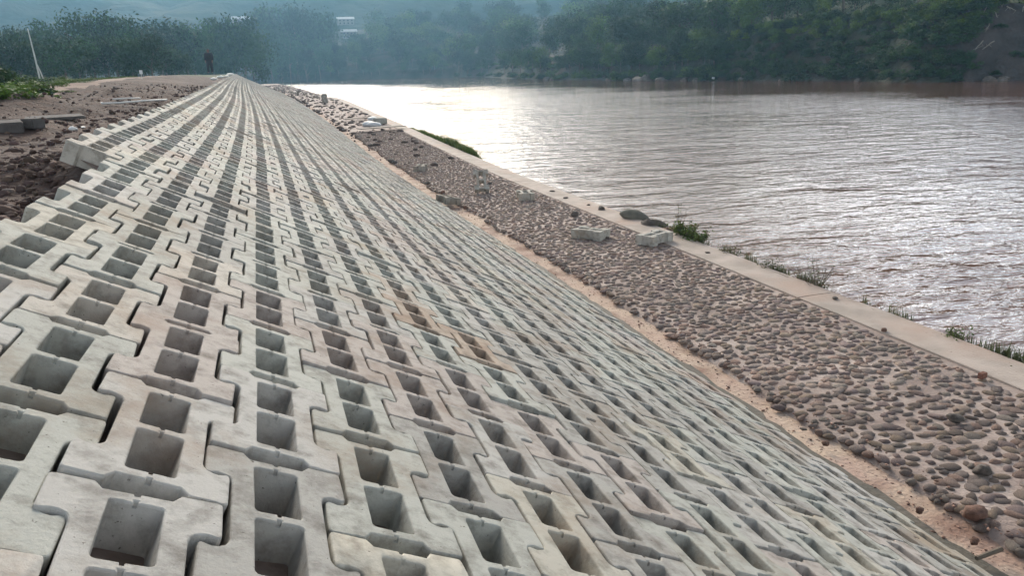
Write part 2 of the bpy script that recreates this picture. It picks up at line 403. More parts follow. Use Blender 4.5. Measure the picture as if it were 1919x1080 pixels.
# ---------------------------------------------------------------- berm: sand strip, mortar bed, wall
YN = yl(.5, 242, .12, 1.012)
def tz(y): return toe(y)[1]
def tx(y): return toe(y)[0]
def WI(y): return 7.72 + np.interp(y, [0, 25, 50, 92, 160, 240], [0, 0, .3, .9, .4, -2.0])
def WO(y): return 8.40 + np.interp(y, [0, 25, 50, 92, 160, 240], [0, .05, .4, 1.1, .6, -1.8])
def BZ(y): return tz(y)-.14            # berm level
def sandf(t, y):
    x0 = tx(y)-.15; x1 = WI(y)+.25; x = x0+(x1-x0)*t
    return Vector((x, y, BZ(y)+.02*fbm(x, y, 2.0)+.008*fbm(x, y, 9, 4)-(.05 if t == 0 else 0)))
o = strip('sand_strip', YN, np.linspace(0, 1, 40), sandf, M_sand); tag(o, kind='structure')
def edge(y): return tx(y) + .50 + .16*mn.noise(Vector((0, y*.55, 3)))+.09*mn.noise(Vector((0, y*2.1, 9)))
def mortz(x, y): return BZ(y)+.045+.014*fbm(x, y, 1.2, 2)
def mortf(t, y):
    x0 = edge(y); x1 = WI(y)+.02; x = x0+(x1-x0)*t
    return Vector((x, y, mortz(x, y)-(.07*(1-t*25) if t < .04 else 0)))
YM = YN
o = strip('mortar_bed', YM, [0, .012, .03]+list(np.linspace(.06, 1, 30)), mortf, M_mortar); tag(o, kind='structure')
def WZ(y): return BZ(y)+.075
def wallf(t, y):
    x = WI(y)+t[0]*(WO(y)-WI(y)); return Vector((x+.012*fbm(0, y, 1.5, t[0]*5)*(1 if t[0] in (0, 1) else 0), y, (WZ(y)+t[1]+.006*fbm(x, y, 1.5)) if t[1] > -1 else -1.2))
prof = [(0, -.12), (0, -.006), (.02, 0), (.33, .002), (.66, .002), (.97, 0), (1, -.012), (1.0, -.3), (1.03, -2)]
seg = [.3, 5.2, 9.8, 16.6, 24.5, 31, 38.5, 46, 54, 64, 76, 90, 106]
wl = empty('river_wall', (8, 0, 0), 0, 'long low pale sandy concrete wall along the water edge', 'wall')
for a, b in zip(seg, seg[1:]):
    yy = yl(a+.015, b-.015, .25, 1.0)
    V, Fc = [], []; n = len(prof)
    for y in yy:
        for t in prof: V.append(wallf(t, y))
    for j in range(len(yy)-1):
        for i in range(n-1): q = j*n+i; Fc.append((q, q+1, q+n+1, q+n))
    Fc.append(tuple(range(n))); Fc.append(tuple(range((len(yy)-1)*n, len(yy)*n))[::-1])
    pm = link('wall_section', pymesh('wall_section', [Vector(v)-Vector((8, 0, 0)) for v in V], Fc), M_wall, wl)
# narrow dark olive strip of ground along the toe of the blocks
M_toe_strip = mat('dark olive ground', (.085, .078, .06), .7, c2=(.13, .11, .085), scale=6, bump=.6, bscale=25)
def toe_stripf(t, y):
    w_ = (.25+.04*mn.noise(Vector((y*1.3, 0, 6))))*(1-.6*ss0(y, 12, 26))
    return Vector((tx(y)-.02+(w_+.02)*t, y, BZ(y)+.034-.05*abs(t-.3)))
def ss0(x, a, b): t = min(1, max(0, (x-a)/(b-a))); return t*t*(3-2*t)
o = strip('toe_dark_strip', [y for y in YN if y < 70], [0, .3, .6, 1], toe_stripf, M_toe_strip); tag(o, kind='structure')
# ---------------------------------------------------------------- cobbles
def stone_mesh(name, seed, sub=2, rough=.22, m_=None, tone=True):
    bm = bmesh.new(); bmesh.ops.create_icosphere(bm, subdivisions=sub, radius=1)
    for v in bm.verts:
        k = 1+rough*mn.noise(v.co*1.1+Vector((seed*7.1, 0, 0)))+rough*.4*mn.noise(v.co*2.7+Vector((0, seed*3.3, 0)))
        v.co = v.co*k
    me = bpy.data.meshes.new(name); bm.to_mesh(me); bm.free()
    if tone:
        a = me.color_attributes.new('tone', 'FLOAT_COLOR', 'POINT'); a.data.foreach_set('color', np.ones(4*len(me.vertices), np.float32))
    me.materials.append(m_ or M_cobble)
    for p in me.polygons: p.use_smooth = True
    return me
CM = [stone_mesh('cobblestone', i, 2, .35) for i in range(6)]; CA = [mesh_arrays(x) for x in CM]
CL = [mesh_arrays(stone_mesh('cobble_low', i, 1, .35)) for i in range(6)]
CTN = [(1, 1, 1), (1.1, .98, .92), (.85, .84, .84), (.95, .88, .92), (1.12, 1.06, .92), (1.2, 1.14, 1.06), (.97, 1.0, .96), (.75, .72, .70), (1.1, .93, .85)]
cob = []
y = 2.6; row = 0
while y < 48:
    s = .138; x = edge(y)+.01+(s/2 if row % 2 else 0)
    while x < WI(y)-.03:
        xx = x+rng.uniform(-.048, .048); yy = y+rng.uniform(-.048, .048)
        if rng.random() > .03 and edge(yy)+.015 < xx < WI(yy)-.05: cob.append((xx, yy))
        x += s*rng.uniform(.86, 1.12)
    y += s*.80; row += 1
recs = []
for (x, y) in cob:
    a = rng.uniform(.050, .088)*rng.choice((1, 1, 1, 1.2, .7)); b = a*rng.uniform(.6, .95); h = rng.uniform(.024, .037)
    recs.append((x, y, a, b, h, rng.gauss(.15, .55), rng.randrange(6), rng.randrange(len(CTN)), rng.uniform(.8, 1.15)))
pj = proj(np.array([(r[0], r[1], mortz(r[0], r[1])) for r in recs]))
order = [i for i in np.argsort(pj[:, 2]) if -10 < pj[i, 0] < 1930 and pj[i, 1] < 1090][:300]
oset = set(int(i) for i in order)
mi, mc = [], []
for i, (x, y, a, b, h, rz, k, ct, br) in enumerate(recs):
    z = mortz(x, y)-.004; col = tuple(q*br for q in CTN[ct])
    M3 = (Matrix.Rotation(rz, 3, 'Z') @ Matrix.Rotation(rng.gauss(0, .12), 3, 'X') @ Matrix.Diagonal((a, b, h)))
    if i in oset:
        o = bpy.data.objects.new('cobblestone', CM[k]); COL.objects.link(o)
        mw = M3.to_4x4(); mw.translation = (x, y, z); o.matrix_world = mw; o.color = (*col, 1)
        tag(o, 'rounded brown-grey cobble set in the mortar strip near the camera', 'cobblestone', 'cobbles set in mortar between bank and wall')
    else: mi.append(((CA if y < 16 else CL)[k], M3, (x, y, z))); mc.append(col)
o = link('cobble_paving', merge('cobble_paving', mi, mc, True), M_cobble)
tag(o, 'brown cobbles set in mortar along the foot of the bank', 'cobbles', kind='stuff')

# ---------------------------------------------------------------- water
Wm = bpy.data.materials.new('muddy river'); Wm.use_nodes = True; t = Wm.node_tree; L = t.links.new
b = t.nodes['Principled BSDF']; b.inputs['Base Color'].default_value = (.15, .072, .046, 1); b.inputs['Roughness'].default_value = .05
b.inputs['IOR'].default_value = 1.333
tc = N(t, 'ShaderNodeTexCoord'); hs = []
for (sx, sy, sc, am) in ((1, 1, 1.5, .62), (1, 1, 4, .19), (1, 1, 11, .035), (1, 1, .42, 1.15)):
    mm = N(t, 'ShaderNodeMapping'); mm.inputs['Rotation'].default_value = (0, 0, R(18)); mm.inputs['Scale'].default_value = (sc*.6, sc*1.2, sc)
    n = N(t, 'ShaderNodeTexNoise'); n.inputs['Scale'].default_value = 1; n.inputs['Detail'].default_value = 3; n.inputs['Distortion'].default_value = .6
    L(tc.outputs['Object'], mm.inputs[0]); L(mm.outputs[0], n.inputs[0])
    q = N(t, 'ShaderNodeMath', operation='MULTIPLY'); q.inputs[1].default_value = am; L(n.outputs['Fac'], q.inputs[0]); hs.append(q.outputs[0])
s = hs[0]
for h in hs[1:]:
    q = N(t, 'ShaderNodeMath', operation='ADD'); L(s, q.inputs[0]); L(h, q.inputs[1]); s = q.outputs[0]
# calmer water sheltered under the far bank
A_, B_ = at(960, 164, z=0), at(1919, 181, z=0); dn = (B_-A_).normalized(); nn = Vector((-dn.y, dn.x, 0)); nn = nn if nn.y > 0 else -nn
dt = N(t, 'ShaderNodeVectorMath', operation='DOT_PRODUCT'); dt.inputs[1].default_value = nn; L(tc.outputs['Object'], dt.inputs[0])
nb = N(t, 'ShaderNodeTexNoise'); nb.inputs['Scale'].default_value = .05; nb.inputs['Detail'].default_value = 5; L(tc.outputs['Object'], nb.inputs[0])
ad = N(t, 'ShaderNodeMath', operation='MULTIPLY_ADD'); ad.inputs[1].default_value = 34; L(nb.outputs['Fac'], ad.inputs[0]); L(dt.outputs['Value'], ad.inputs[2])
mr = N(t, 'ShaderNodeMapRange'); k_ = nn.dot(A_)+17; mr.inputs[1].default_value = k_-14; mr.inputs[2].default_value = k_+10; mr.inputs[3].default_value = 1; mr.inputs[4].default_value = .34; L(ad.outputs[0], mr.inputs[0])
gn = N(t, 'ShaderNodeTexNoise'); gn.inputs['Scale'].default_value = .07; gn.inputs['Detail'].default_value = 3; L(tc.outputs['Object'], gn.inputs[0])
gm = N(t, 'ShaderNodeMapRange'); gm.inputs[1].default_value = .35; gm.inputs[2].default_value = .62; gm.inputs[3].default_value = .55; gm.inputs[4].default_value = 1.25; L(gn.outputs['Fac'], gm.inputs[0])
q = N(t, 'ShaderNodeMath', operation='MULTIPLY'); L(mr.outputs[0], q.inputs[0]); L(gm.outputs[0], q.inputs[1])
dd = N(t, 'ShaderNodeMath', operation='MULTIPLY'); L(q.outputs[0], dd.inputs[0]); dd.inputs[1].default_value = .165
bn = N(t, 'ShaderNodeBump'); bn.inputs['Strength'].default_value = 1; L(dd.outputs[0], bn.inputs['Distance']); L(s, bn.inputs['Height']); L(bn.outputs[0], b.inputs['Normal'])
o = link('river_water', pymesh('river_water', [(-900, -60, 0), (900, -60, 0), (900, 1400, 0), (-900, 1400, 0)], [(0, 1, 2, 3)]), Wm); tag(o, kind='structure')

# ---------------------------------------------------------------- left ground behind the crest
def ss(x, a, b):
    t = min(1, max(0, (x-a)/(b-a))); return t*t*(3-2*t)
def G(x, y):
    c = crest(y); t = c[0]-x
    zc = surf(-3.60-1.02*ss(y, 7.3, 8.6), y).z
    z = zc-.20-.10*ss(t, 0, .5)*(1-ss(y, 20, 60))
    z += (.42*ss(y, 12, 38)+.25*ss(y, 35, 70))*ss(t, .6, 5+y*.03)*(1-ss(y, 130, 260))*(1-.62*ss(t, 3, 14))
    z += .15*fbm(x, y, .40)*ss(t, .1, 1.5)*(1-.7*ss(y, 35, 60))+.05*fbm(x, y, 1.7, 5)*ss(t, 0, .4)+(.028*fbm(x, y, 5, 7)+.016*fbm(x, y, 12, 3))*(y < 40)
    z += .45*math.exp(-((x+5.0)/1.1)**2-((y-20)/2.6)**2) + .30*math.exp(-((x+4.2)/.9)**2-((y-28)/3.5)**2)
    z += .22*math.exp(-((x+4.3)/1.2)**2-((y-14)/1.4)**2)
    return z
def road_c(y): return -6.2-.055*(y-10)+1.2*mn.noise(Vector((y*.03, 4, 0)))
def grow(a, b, s, g):
    r = [a]
    while r[-1] < b: r.append(r[-1]+s); s *= g
    return r
TX = grow(0, 420, .08, 1.045); TYs = grow(-3, 420, .14, 1.014)
V, Fc = [], []; nx = len(TX)
for y in TYs:
    c = crest(y)[0]+.25
    for t_ in TX:
        x = c-t_; V.append((x, y, G(x, y)))
for j in range(len(TYs)-1):
    for i in range(nx-1): a = j*nx+i; Fc.append((a+1, a, a+nx, a+nx+1))
me = pymesh('ground', V, Fc); me.materials.append(M_soil); me.materials.append(M_field); me.materials.append(M_road)
for p in me.polygons:
    p.use_smooth = True; c = p.center; rc = road_c(c.y); wv = .5*mn.noise(Vector((c.x*.5, c.y*.3, 1)))
    if abs(c.x-rc) < 1.1+wv and c.y > 6: p.material_index = 2
    elif c.x < rc-1.1+wv or c.y > 115: p.material_index = 1
o = link('ground', me); tag(o, kind='structure')

CLD = [mesh_arrays(stone_mesh('clod', 30+i, 1, .55, M_clod)) for i in range(5)]
mi, mc = [], []
for i in range(11000):
    y = 3+rng.random()**1.9*45; c = crest(y)[0]; t_ = .10+abs(rng.gauss(0, 2.0)); x = c-t_
    if i > 8200: y = rng.uniform(4, 9.5); t_ = rng.uniform(.03, 1.8); x = crest(y)[0]-t_
    if abs(x-road_c(y)) < 1.0 or x < road_c(y): continue
    s = .008+.045*rng.random()**5*(1.6 if rng.random() < .1 else 1)
    M3 = Matrix.Rotation(rng.uniform(0, 6), 3, 'Z') @ Matrix.Rotation(rng.uniform(-.6, .6), 3, 'X') @ Matrix.Diagonal((s*rng.uniform(.8, 1.4), s, s*rng.uniform(.5, .9)))
    k = rng.uniform(.6, 1.25); mi.append((rng.choice(CLD), M3, (x, y, G(x, y)+s*.25))); mc.append((k, k*rng.uniform(.92, 1.05), k*rng.uniform(.9, 1.05)))
o = link('soil_clods', merge('soil_clods', mi, mc), M_clod); tag(o, 'dark reddish soil clods strewn on the turned earth behind the crest', 'soil clods', kind='stuff')
# small gravel on the sand strip
mi, mc = [], []
for i in range(2600):
    y = 3+rng.random()**1.5*60; x = tx(y)+rng.random()**.8*(.75 if y < 30 else 3.0); s = .004+.013*rng.random()**4
    M3 = Matrix.Rotation(rng.uniform(0, 6), 3, 'Z') @ Matrix.Diagonal((s*1.3, s, s*.7)); k = rng.uniform(.5, 1.5)
    zz = BZ(y)+.02*fbm(x, y, 2.0)+.008*fbm(x, y, 9, 4)
    if x > edge(y) and y < 47: zz = mortz(x, y)+.03
    mi.append((rng.choice(CLD), M3, (x, y, zz+s*.3))); mc.append((k*2.3, k*2.1, k*1.9))
o = link('gravel', merge('gravel', mi, mc), M_clod); tag(o, 'fine gravel scattered over the reddish sand strip', 'gravel', kind='stuff')
# rubble on the berm beyond the cobbles
mi, mc = [], []
for i in range(3200):
    y = 26+rng.random()**.9*190; x = tx(y)+.2+rng.random()*(WI(y)-tx(y)-.2)
    if y < 48 and rng.random() > (y-24)/40: continue
    s = .04+.14*rng.random()**4
    M3 = Matrix.Rotation(rng.uniform(0, 6), 3, 'Z') @ Matrix.Rotation(rng.uniform(-.6, .6), 3, 'X') @ Matrix.Diagonal((s*rng.uniform(1, 1.7), s, s*.75)); k = rng.uniform(.7, 1.3)
    mi.append((rng.choice(CLD), M3, (x, y, BZ(y)+s*.35+(.03 if y < 48 else 0)))); mc.append((k*1.1, k*1.25, k*1.3))
o = link('rubble', merge('rubble', mi, mc), M_clod); tag(o, 'grey rubble spread over the far part of the strip beside the wall', 'rubble', kind='stuff')

# ---------------------------------------------------------------- far bank
shp = [(505, 153.2), (600, 150.5), (700, 147.4), (800, 144.8), (900, 143.2), (960, 147.2), (1040, 149.2), (1100, 149.8), (1200, 150.6), (1300, 151), (1400, 151), (1500, 151), (1600, 151.5), (1690, 154), (1760, 153.5), (1850, 151), (1940, 148.5), (2150, 147)]
sh = [at(a, b_, z=0) for a, b_ in shp]
sh = [sh[0]+Vector((-420, 40, 0)), sh[0]+Vector((-160, 12, 0))] + sh + [sh[-1]+Vector((120, -55, 0)), sh[-1]+Vector((420, -150, 0))]
cum = [0]
for a, b_ in zip(sh, sh[1:]): cum.append(cum[-1]+(b_-a).length)
def shore(s):
    i = max(0, min(len(sh)-2, int(np.searchsorted(cum, s))-1)); t_ = (s-cum[i])/(cum[i+1]-cum[i]); return sh[i].lerp(sh[i+1], t_)
def inl(s):
    a, b_ = shore(max(0, s-25)), shore(min(cum[-1], s+25)); d = (b_-a); n = Vector((-d.y, d.x, 0)).normalized()
    return n if n.y > 0 or n.x > .8 else -n
SR = cum[2+9]         # arc length where the open right-hand bank starts (px 1300)
def bank_h(s, d):
    near = ss(s, SR-30, SR+25)
    h_r = 12.2*ss(d, -1, 11)**.8 + .05*max(0, d-11) + .14*max(0, d-30)
    h_r = min(h_r, 12.8+max(0, d-30)*.14, 30)
    h_m = min(5*ss(d, -1, 7)+.22*max(0, d-3), 46)
    h = h_r*near+h_m*(1-near); h = min(h, 62+.02*d)
    return h-.6+(.25+.02*h)*fbm(s, d*1.5, .12, 3)*2+.25*fbm(s, d, .6, 8)*ss(d, 0, 3)
SL = []; s_ = 0
while s_ < cum[-1]: SL.append(s_); s_ += max(1.2, (shore(s_).length)*.012)
DL = grow(-3, 420, .7, 1.07)
V, Fc = [], []; nx = len(DL)
for s_ in SL:
    p, n = shore(s_), inl(s_)
    for d in DL: q = p+n*d; V.append((q.x, q.y, bank_h(s_, d)))
for j in range(len(SL)-1):
    for i in range(nx-1): a = j*nx+i; Fc.append((a, a+nx, a+nx+1, a+1))
me = pymesh('far_bank_terrain', V, Fc); me.materials.append(M_bank); me.materials.append(M_scarp); me.materials.append(M_field); me.materials.append(M_road)
for i, p in enumerate(me.polygons):
    p.use_smooth = True; j, k = divmod(i, nx-1); s_, d = SL[j], DL[k]
    px = proj(p.center)[0]
    if px > 1300:
        wv = mn.noise(Vector((s_*.08, d*.1, 0)))
        if px > 1790+40*wv and d < 12: p.material_index = 1
        elif 16 < d < 20+2*wv: p.material_index = 3
        elif d > 10: p.material_index = 2
o = link('far_bank_terrain', me); tag(o, kind='structure')
# far mountain
def mth(x, y):
    r = math.hypot(x, y); return -10+ss(r, 640, 1120)*(152+26*fbm(x, y, .0022, 2))+16*fbm(x, y, .011, 1)*ss(r, 640, 850)
V, Fc = [], []; na, nr = 120, 26
for j in range(nr):
    r = 600+j*25
    for i in range(na):
        a = R(-55+130*i/(na-1)); x, y = r*math.sin(a), r*math.cos(a); V.append((x, y, mth(x, y)))
for j in range(nr-1):
    for i in range(na-1): a = j*na+i; Fc.append((a, a+1, a+na+1, a+na))
o = link('mountains', pymesh('mountains', V, Fc), M_mount, smooth=True); tag(o, kind='structure')

# ---------------------------------------------------------------- trees and shrubs
def crown_mesh(name, seed, nleaf, size, lobes, spread, zc, zr, droop=0.0):
    r = random.Random(seed); L_ = []
    for i in range(lobes):
        a = r.uniform(0, 6.28); q = r.random()**.6*spread
        L_.append((Vector((q*math.cos(a), q*math.sin(a), zc+r.uniform(-zr, zr))), r.uniform(.11, .22)))
    V, Fc, K = [], [], []
    for i in range(nleaf):
        c, rad = L_[r.randrange(lobes)]
        d = Vector((r.gauss(0, 1), r.gauss(0, 1), r.gauss(0, .8)))
        if d.length < .01: continue
        d.normalize(); p = c+d*rad*r.random()**.35*r.choice((1, 1, 1.12))
        p.z -= droop*r.random()*(p.xy.length)
        if p.z < .01: p.z = .01+r.random()*.05
        nrm = (d+Vector((r.gauss(0, .6), r.gauss(0, .6), r.gauss(0, .6)))).normalized()
        t1 = nrm.orthogonal().normalized(); t1.rotate(Matrix.Rotation(r.uniform(0, 6.28), 3, nrm)); t2 = nrm.cross(t1)
        s = size*r.uniform(.6, 1.4); n = len(V)
        V += [p-t1*s, p+t2*s*.45, p+t1*s, p-t2*s*.45]; Fc.append((n, n+1, n+2, n+3))
        k = (.55+.9*((round(c.x*977)*31+round(c.y*613)) % 100)/100)*r.uniform(.85, 1.15); K += [(k, k, k*.95, 1)]*4
    me = pymesh(name, V, Fc); a = me.color_attributes.new('tone', 'FLOAT_COLOR', 'POINT'); a.data.foreach_set('color', np.array(K, np.float32).ravel())
    me.materials.append(M_leaf); return me
def trunk_mesh(name, seed, h, r0):
    r = random.Random(seed); bm = bmesh.new()
    top = Vector((r.uniform(-.04, .04), r.uniform(-.04, .04), h)); mid = Vector((r.uniform(-.02, .02), 0, h*.5))
    tube(bm, [(0, 0, -.06), mid, top], [r0, r0*.75, r0*.4], 7)
    for i in range(5):
        a = r.uniform(0, 6.28); st = mid.lerp(top, r.random()); e = st+Vector((math.cos(a)*.2, math.sin(a)*.2, r.uniform(.08, .22)))
        tube(bm, [st, st.lerp(e, .5)+Vector((0, 0, -.01)), e], [r0*.42, r0*.3, r0*.12], 5)
    me = bpy.data.meshes.new(name); bm.to_mesh(me); bm.free(); me.materials.append(M_bark); return me
TREES = [(crown_mesh('crown', 1, 3400, .021, 16, .26, .62, .24), trunk_mesh('trunk', 1, .6, .022)),
         (crown_mesh('crown', 2, 3400, .021, 14, .20, .60, .28), trunk_mesh('trunk', 2, .6, .02)),
         (crown_mesh('crown', 3, 3000, .021, 18, .34, .66, .17), trunk_mesh('trunk', 3, .6, .026)),
         (crown_mesh('crown', 4, 2600, .02, 12, .16, .58, .33), trunk_mesh('trunk', 4, .7, .016))]
BUSH = [(crown_mesh('foliage', 11, 2200, .030, 13, .40, .20, .17, .15), trunk_mesh('stem', 11, .2, .02)),
        (crown_mesh('foliage', 12, 2200, .030, 15, .48, .22, .13, .25), trunk_mesh('stem', 12, .2, .02)),
        (crown_mesh('foliage', 13, 1800, .026, 10, .30, .30, .24, .1), trunk_mesh('stem', 13, .3, .02))]
LCOL = {'dark': (.48, .60, .5), 'mid': (.85, .95, .75), 'light': (1.6, 1.5, .85), 'yellow': (2.3, 1.9, .8), 'blue': (.65, .85, .9)}
def plant(name, src, loc, h, wd, colr, label, cat, group):
    o = empty(name, loc, rng.uniform(0, 6.28), label, cat, group); o.scale = (wd, wd, h)
    for nm, me in zip(('crown', 'trunk') if name == 'tree' else ('foliage', 'stem'), (src[0], src[1])):
        q = bpy.data.objects.new(nm, me); COL.objects.link(q); q.parent = o
        if nm in ('crown', 'foliage'): k = rng.uniform(.85, 1.2); q.color = (*[a*k for a in LCOL[colr]], 1)
    return o
def sfind(px):
    lo_, hi_ = 0, cum[-1]
    best = min(SL, key=lambda s_: abs(proj(shore(s_))[0]-px) if proj(shore(s_))[2] > 0 else 1e9); return best
CN = {'dark': 'dark green', 'mid': 'mid green', 'light': 'light green', 'yellow': 'yellowish green', 'blue': 'bluish green'}
def place_bank(px, d, h, wd, kind, colr, label):
    s_ = sfind(px); q = shore(s_)+inl(s_)*d; z = bank_h(s_, d)-.2
    if kind == 't': plant('tree', TREES[rng.randrange(4)], (q.x, q.y, z-.12*h), h, wd, colr, label, 'tree', 'trees on the far river bank')
    else: plant('shrub', BUSH[rng.randrange(3)], (q.x, q.y, z), h, wd, colr, label, 'shrub', 'shrubs on the far river bank')
PLACE = lambda px: ('far left' if px < 760 else 'left of middle' if px < 1000 else 'middle' if px < 1250 else 'right of middle' if px < 1500 else 'right' if px < 1720 else 'far right')
SZ = lambda h: 'tall' if h > 15 else 'medium' if h > 9 else 'low'
def lab(kind, px, d, h, colr):
    tier = 'at the waterline' if d < 4 else 'on the lower slope' if d < 14 else 'higher up the slope' if d < 40 else 'high on the hillside'
    return '%s %s %s %s of the far bank, %s part' % (SZ(h), CN[colr], 'tree' if kind == 't' else 'shrub', tier, PLACE(px))
# trees: continuous wood left of px 1320, in tiers
for px in range(520, 1330, 17):
    dist = (shore(sfind(px))).length
    for tier, (d, hh) in enumerate(((3, 11), (14, 15), (34, 16), (62, 17), (100, 18), (150, 20))):
        if tier % 2 and rng.random() < .15: continue
        if px > 1000 and tier > 4: continue
        if dist > 330 and rng.random() < .12: continue
        h = hh*rng.uniform(.8, 1.3)*(1.25 if dist > 330 else 1)*(.8 if px > 1000 else 1); x = px+rng.uniform(-9, 9)
        c = rng.choice(['dark', 'dark', 'mid', 'blue', 'light']) if x < 1000 else rng.choice(['dark', 'mid', 'light', 'mid', 'dark'])
        place_bank(x, d*rng.uniform(.8, 1.2), h, h*rng.uniform(.95, 1.35), 't', c, lab('t', x, d, h, c))
for px in range(860, 1330, 13):
    for d in (1.5, 5, 9):
        h = rng.uniform(3, 5.5); x = px+rng.uniform(-8, 8); c = rng.choice(['dark', 'mid', 'light', 'dark'])
        place_bank(x, d, h, h*1.4, 'b', c, lab('b', x, d, h, c))
# right bank: shrubs hanging on the steep face
for px in range(1310, 1800, 11):
    for d0 in (1.0, 2.8, 4.6, 6.4, 8.2, 10):
        d = d0+rng.uniform(-.8, .8)
        if rng.random() < .12: continue
        h = rng.uniform(2.0, 4.6); x = px+rng.uniform(-9, 9)
        c = rng.choice(['dark', 'dark', 'mid', 'dark', 'blue']) if d < 6 else rng.choice(['mid', 'light', 'dark', 'yellow'])
        place_bank(x, d, h, h*rng.uniform(1.1, 1.6), 'b', c, lab('b', x, d, h, c))
for (px, d, h, c) in [(1380, 12, 9, 'dark'), (1340, 9, 10, 'light'), (1430, 14, 6, 'yellow'), (1480, 25, 9, 'dark'), (1540, 26, 8, 'mid'), (1600, 27, 7, 'light'), (1660, 30, 9, 'mid'), (1740, 30, 8, 'light'),
                      (1905, 7, 8, 'dark'), (1935, 10, 9, 'mid'), (1820, 28, 8, 'mid'), (1880, 25, 9, 'dark'), (1510, 40, 11, 'dark'), (1575, 45, 11, 'mid'), (1640, 42, 10, 'dark'), (1700, 48, 11, 'mid'), (1450, 38, 11, 'mid'), (1400, 30, 11, 'dark'), (1780, 44, 10, 'dark'), (1350, 28, 12, 'mid'), (1290, 5, 9, 'light'), (1265, 4, 8, 'mid')]:
    place_bank(px, d, h, h*.95, 't', c, lab('t', px, d, h, c))
for (px, d, h, c) in [(1810, 2, 2.5, 'mid'), (1850, 1, 1.6, 'dark'), (1900, 3, 2.2, 'mid'), (1870, 11, 2.5, 'yellow'), (1800, 10, 3, 'light'), (1760, 11, 2.6, 'light'), (1700, 11, 2.2, 'yellow'), (1640, 11, 2.4, 'yellow'), (1590, 11, 2.4, 'light'), (1830, 6, 1.8, 'dark')]:
    place_bank(px, d, h, h*1.5, 'b', c, lab('b', px, d, h, c))
# left bank trees beyond the field
def gz(x, y): return G(x, y) if y < 400 else 4
lt = []
for px in range(-20, 350, 22): lt.append((px+rng.uniform(-8, 8), rng.uniform(150, 200), rng.uniform(8, 12)))
for px in range(-10, 380, 26): lt.append((px+rng.uniform(-8, 8), rng.uniform(230, 300), rng.uniform(15, 21)))
for px in range(350, 480, 16): lt.append((px+rng.uniform(-5, 5), rng.uniform(330, 400), rng.uniform(22, 30)))
for (px, py, y) in [(500, 30, 420), (530, 20, 430), (560, 22, 425), (590, 28, 430), (615, 45, 440), (480, 45, 400), (545, 60, 380), (600, 75, 400), (510, 80, 380), (640, 90, 430), (575, 95, 380)]:
    y = y+190; lt.append((px, y, (150-py)/F*y*1.05))
for i, (px, y, h) in enumerate(lt):
    p = at(px, 150, y=y); zb = 3.6 if y < 320 else 1.0
    c = rng.choice(['dark', 'mid', 'blue', 'dark'])
    nm = 'hazy %s %s tree %s' % (SZ(h), CN[c], 'beyond the left field' if px < 340 else 'past the embankment end')
    nm += ', front row' if y < 210 else ', behind the front row' if y < 320 else (', on the left side' if px < 430 else ', in the big clump')
    plant('tree', TREES[rng.randrange(3)], (p.x, p.y, zb-.27*h), h*1.25, h*rng.uniform(1.1, 1.5)*(.9 if y < 500 else .75), c, nm, 'tree', 'hazy trees beyond the embankment')
# bushes of the verge left of the road
for (px, py, y, h, wd, c) in [(30, 195, 22, .8, 2.0, 'light'), (-20, 200, 20, 1.0, 2.2, 'light'), (85, 184, 30, .35, 2.0, 'light'), (140, 168, 48, .35, 2.6, 'light'), (-10, 190, 24, 1.5, 2.6, 'light'), (15, 188, 27, 1.3, 2.4, 'mid'), (40, 184, 30, 1.1, 2.4, 'light'), (65, 180, 33, .6, 2.3, 'mid'), (-22, 172, 34, 2.6, 2.6, 'dark'), (90, 176, 38, .8, 2.2, 'light'), (120, 172, 42, .7, 2.4, 'mid'), (20, 170, 45, 1.2, 3, 'light'), (60, 166, 52, 1.0, 3.2, 'mid'), (110, 163, 58, .9, 3.2, 'light'), (150, 160, 60, .8, 3, 'mid'), (5, 165, 55, 1.4, 3.5, 'mid')]:
    p = at(px, py, y=y); o = plant('shrub', BUSH[rng.randrange(3)], (p.x, p.y, G(p.x, p.y)-.1), h, wd, c,
        '%s %s shrub in the grassy verge left of the dirt road, %s' % ('tall' if h > 2 else 'low', CN[c], 'near row' if y < 40 else 'far row'), 'shrub', 'shrubs on the verge')
# grass on the verge and field
def grass_patch(name, pts, hmin, hmax, label, mt=M_grass, blades=5, lean=.4, wd=.006, cat='grass'):
    V, Fc = [], []
    for (x, y, z) in pts:
        for b_ in range(blades):
            a = rng.uniform(0, 6.28); h = rng.uniform(hmin, hmax); l = rng.uniform(0, lean)*h; w_ = wd*rng.uniform(.7, 1.4)
            x0, y0 = x+rng.gauss(0, .03), y+rng.gauss(0, .03); dx, dy = math.cos(a), math.sin(a); n = len(V)
            V += [(x0-dy*w_, y0+dx*w_, z), (x0+dy*w_, y0-dx*w_, z), (x0+dx*l*.4+dy*w_*.7, y0+dy*l*.4-dx*w_*.7, z+h*.6), (x0+dx*l*.4-dy*w_*.7, y0+dy*l*.4+dx*w_*.7, z+h*.6), (x0+dx*l, y0+dy*l, z+h)]
            Fc += [(n, n+1, n+2, n+3), (n+3, n+2, n+4)]
    o = link(name, pymesh(name, V, Fc), mt); tag(o, label, cat, kind='stuff'); return o
pts = []
for i in range(5000):
    y = rng.uniform(14, 95); x = road_c(y)-1.2-abs(rng.gauss(0, 7)); pts.append((x, y, G(x, y)-.02))
grass_patch('verge_grass', pts, .08, .26, 'rough green grass on the verge left of the dirt road', blades=6, wd=.02)

